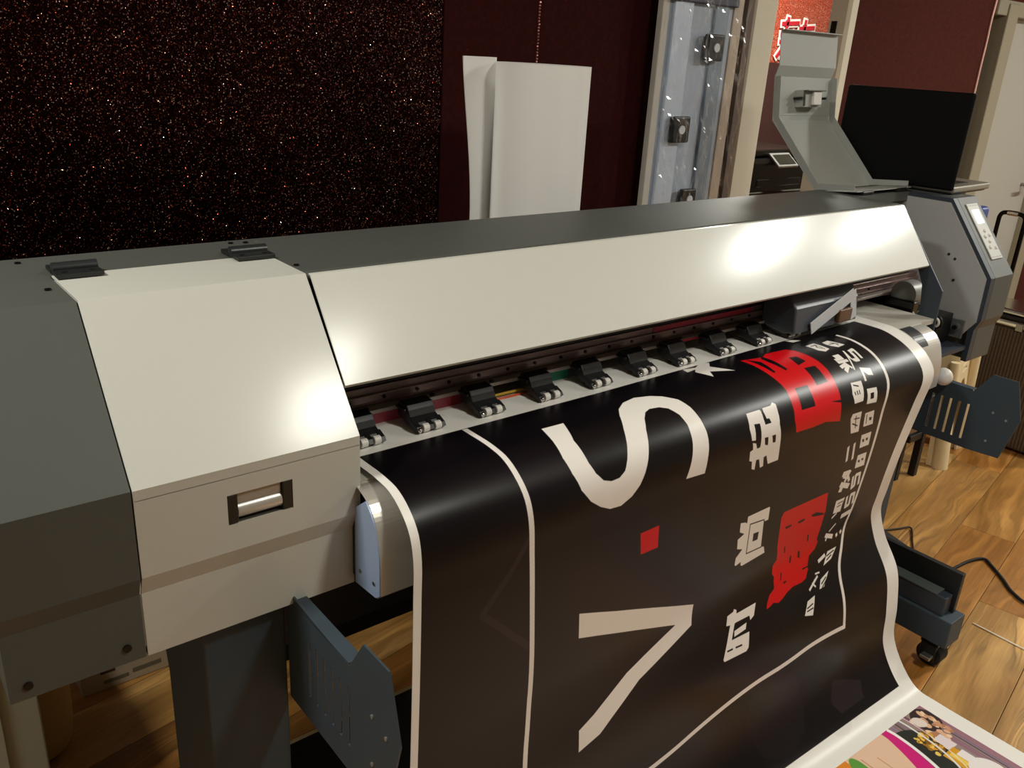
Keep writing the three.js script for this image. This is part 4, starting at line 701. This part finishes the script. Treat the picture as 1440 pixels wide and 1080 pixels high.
{ // floor things at the left
  const c = thing('pale_cabinet', 'pale grey-green metal cabinet standing behind the left end of the printer', 'cabinet');
  part('body', rb(-0.28, 0.168, 0.02, 0.62, -0.715, -0.50, 0.004), M(0x9c9f90, 0.55), c); part('door', rb(-0.27, 0.105, 0.03, 0.52, -0.50, -0.492, 0.002), M(0xa5a898, 0.5), c); part('plinth', bx(-0.27, 0.16, 0, 0.02, -0.71, -0.51), mBlack, c);
  const b = thing('tan_bin', 'tan round bin on the floor by the pale cabinet', 'bin');
  const prof = [[0, 0.004], [0.065, 0.004], [0.085, 0.02], [0.092, 0.06], [0.098, 0.30], [0.094, 0.30], [0.086, 0.06], [0, 0.03]].map(p => new THREE.Vector2(...p));
  const g = new THREE.LatheGeometry(prof, 36); g.translate(0.175, 0, -0.83); part('bucket', g, M(0xb08d52, 0.6, 0, { side: THREE.DoubleSide }), b); const rim = new THREE.TorusGeometry(0.097, 0.004, 8, 36); rim.rotateX(Math.PI / 2); rim.translate(0.175, 0.3, -0.83); part('rim', rim, M(0xa58249, 0.5), b);
  const k = thing('printed_carton', 'flat printed cardboard carton on the floor against the back wall', 'carton');
  part('box', rb(0.31, 0.525, 0.0, 0.24, -1.07, -0.938, 0.002), M(0xb9aa92, 0.8), k);
  for (const [x0, x1, y0, y1, col] of [[0.355, 0.39, 0.075, 0.092, 0x4a2226], [0.40, 0.425, 0.085, 0.1, 0x31413a], [0.44, 0.465, 0.088, 0.104, 0x3a2326], [0.475, 0.5, 0.092, 0.108, 0x2b2a28], [0.36, 0.42, 0.045, 0.055, 0x6d6a58], [0.43, 0.5, 0.05, 0.062, 0x6d6a58]]) part('printed_mark', bx(x0, x1, y0 - 0.028, y1 - 0.028, -0.9381, -0.9375), M(col, 0.7), k);
  part('carton_flap', bx(0.27, 0.312, 0.04, 0.22, -1.0, -0.996).applyMatrix4(new THREE.Matrix4().makeShear(0, 0, 0, 0, 0, 0)), M(0x6a5b48, 0.8), k);
  const q = thing('plastic_scrap', 'crumpled clear-white plastic scrap beside the printed carton', 'scrap');
  const sg = new THREE.IcosahedronGeometry(0.03, 3), sp = sg.attributes.position; for (let i = 0; i < sp.count; i++) { const f = 0.6 + 0.8 * fbm(sp.getX(i) * 60 + 9, sp.getY(i) * 60 + sp.getZ(i) * 40 + 9, 64, 64, 2, 81); sp.setXYZ(i, sp.getX(i) * f * 1.1, sp.getY(i) * f, sp.getZ(i) * f); } sg.computeVertexNormals(); sg.translate(0.56, 0.028, -0.95); part('crumple', sg, M(0xcfc9bd, 0.3), q);
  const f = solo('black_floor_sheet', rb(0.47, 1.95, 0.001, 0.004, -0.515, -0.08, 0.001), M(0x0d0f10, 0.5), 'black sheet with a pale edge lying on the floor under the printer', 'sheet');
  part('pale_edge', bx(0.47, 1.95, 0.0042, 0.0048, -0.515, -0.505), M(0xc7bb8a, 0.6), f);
}
{ // cables by the right foot and a strip of tape
  solo('power_cable', tube([[2.30, 0.10, 0.02], [2.45, 0.03, 0.0], [2.62, 0.008, 0.01], [2.733, 0.006, 0.031], [2.868, 0.006, 0.043], [2.93, 0.006, 0.066], [2.905, 0.006, 0.105], [2.854, 0.006, 0.162], [2.797, 0.006, 0.22], [2.77, 0.006, 0.30], [2.80, 0.006, 0.5]], 0.005, 140, 8), mRubber, 'black power cable looping over the floor from the right foot', 'cable');
  solo('thin_cord', tube([[2.78, 0.006, -0.25], [2.867, 0.006, -0.214], [2.916, 0.006, -0.194], [2.89, 0.006, -0.17], [2.827, 0.006, -0.136], [2.706, 0.006, -0.064], [2.6, 0.006, 0.0]], 0.0032, 60, 8), M(0x2a1a0c, 0.5), 'thin dark cord bent at a corner behind the right foot', 'cable');
  const pp = thing('foot_pedal', 'black pedal box on the floor behind the right foot', 'pedal');
  const w = prism([[-0.42, 0], [-0.10, 0], [-0.10, 0.035], [-0.40, 0.10], [-0.42, 0.09]], 2.62, 2.73, [], 0.004); part('body', w, mBlack, pp); part('latch', rb(2.735, 2.75, 0.055, 0.065, -0.32, -0.27, 0.002), mSteel, pp);
  solo('metal_strip', rb(2.523, 2.529, 0.0005, 0.0035, 0.215, 0.42, 0.001, 1), M(0xf0e8d8, 0.4, 0.6), 'thin shiny metal strip on the floor in front of the foot', 'strip');
}
renderer.render(scene, camera);
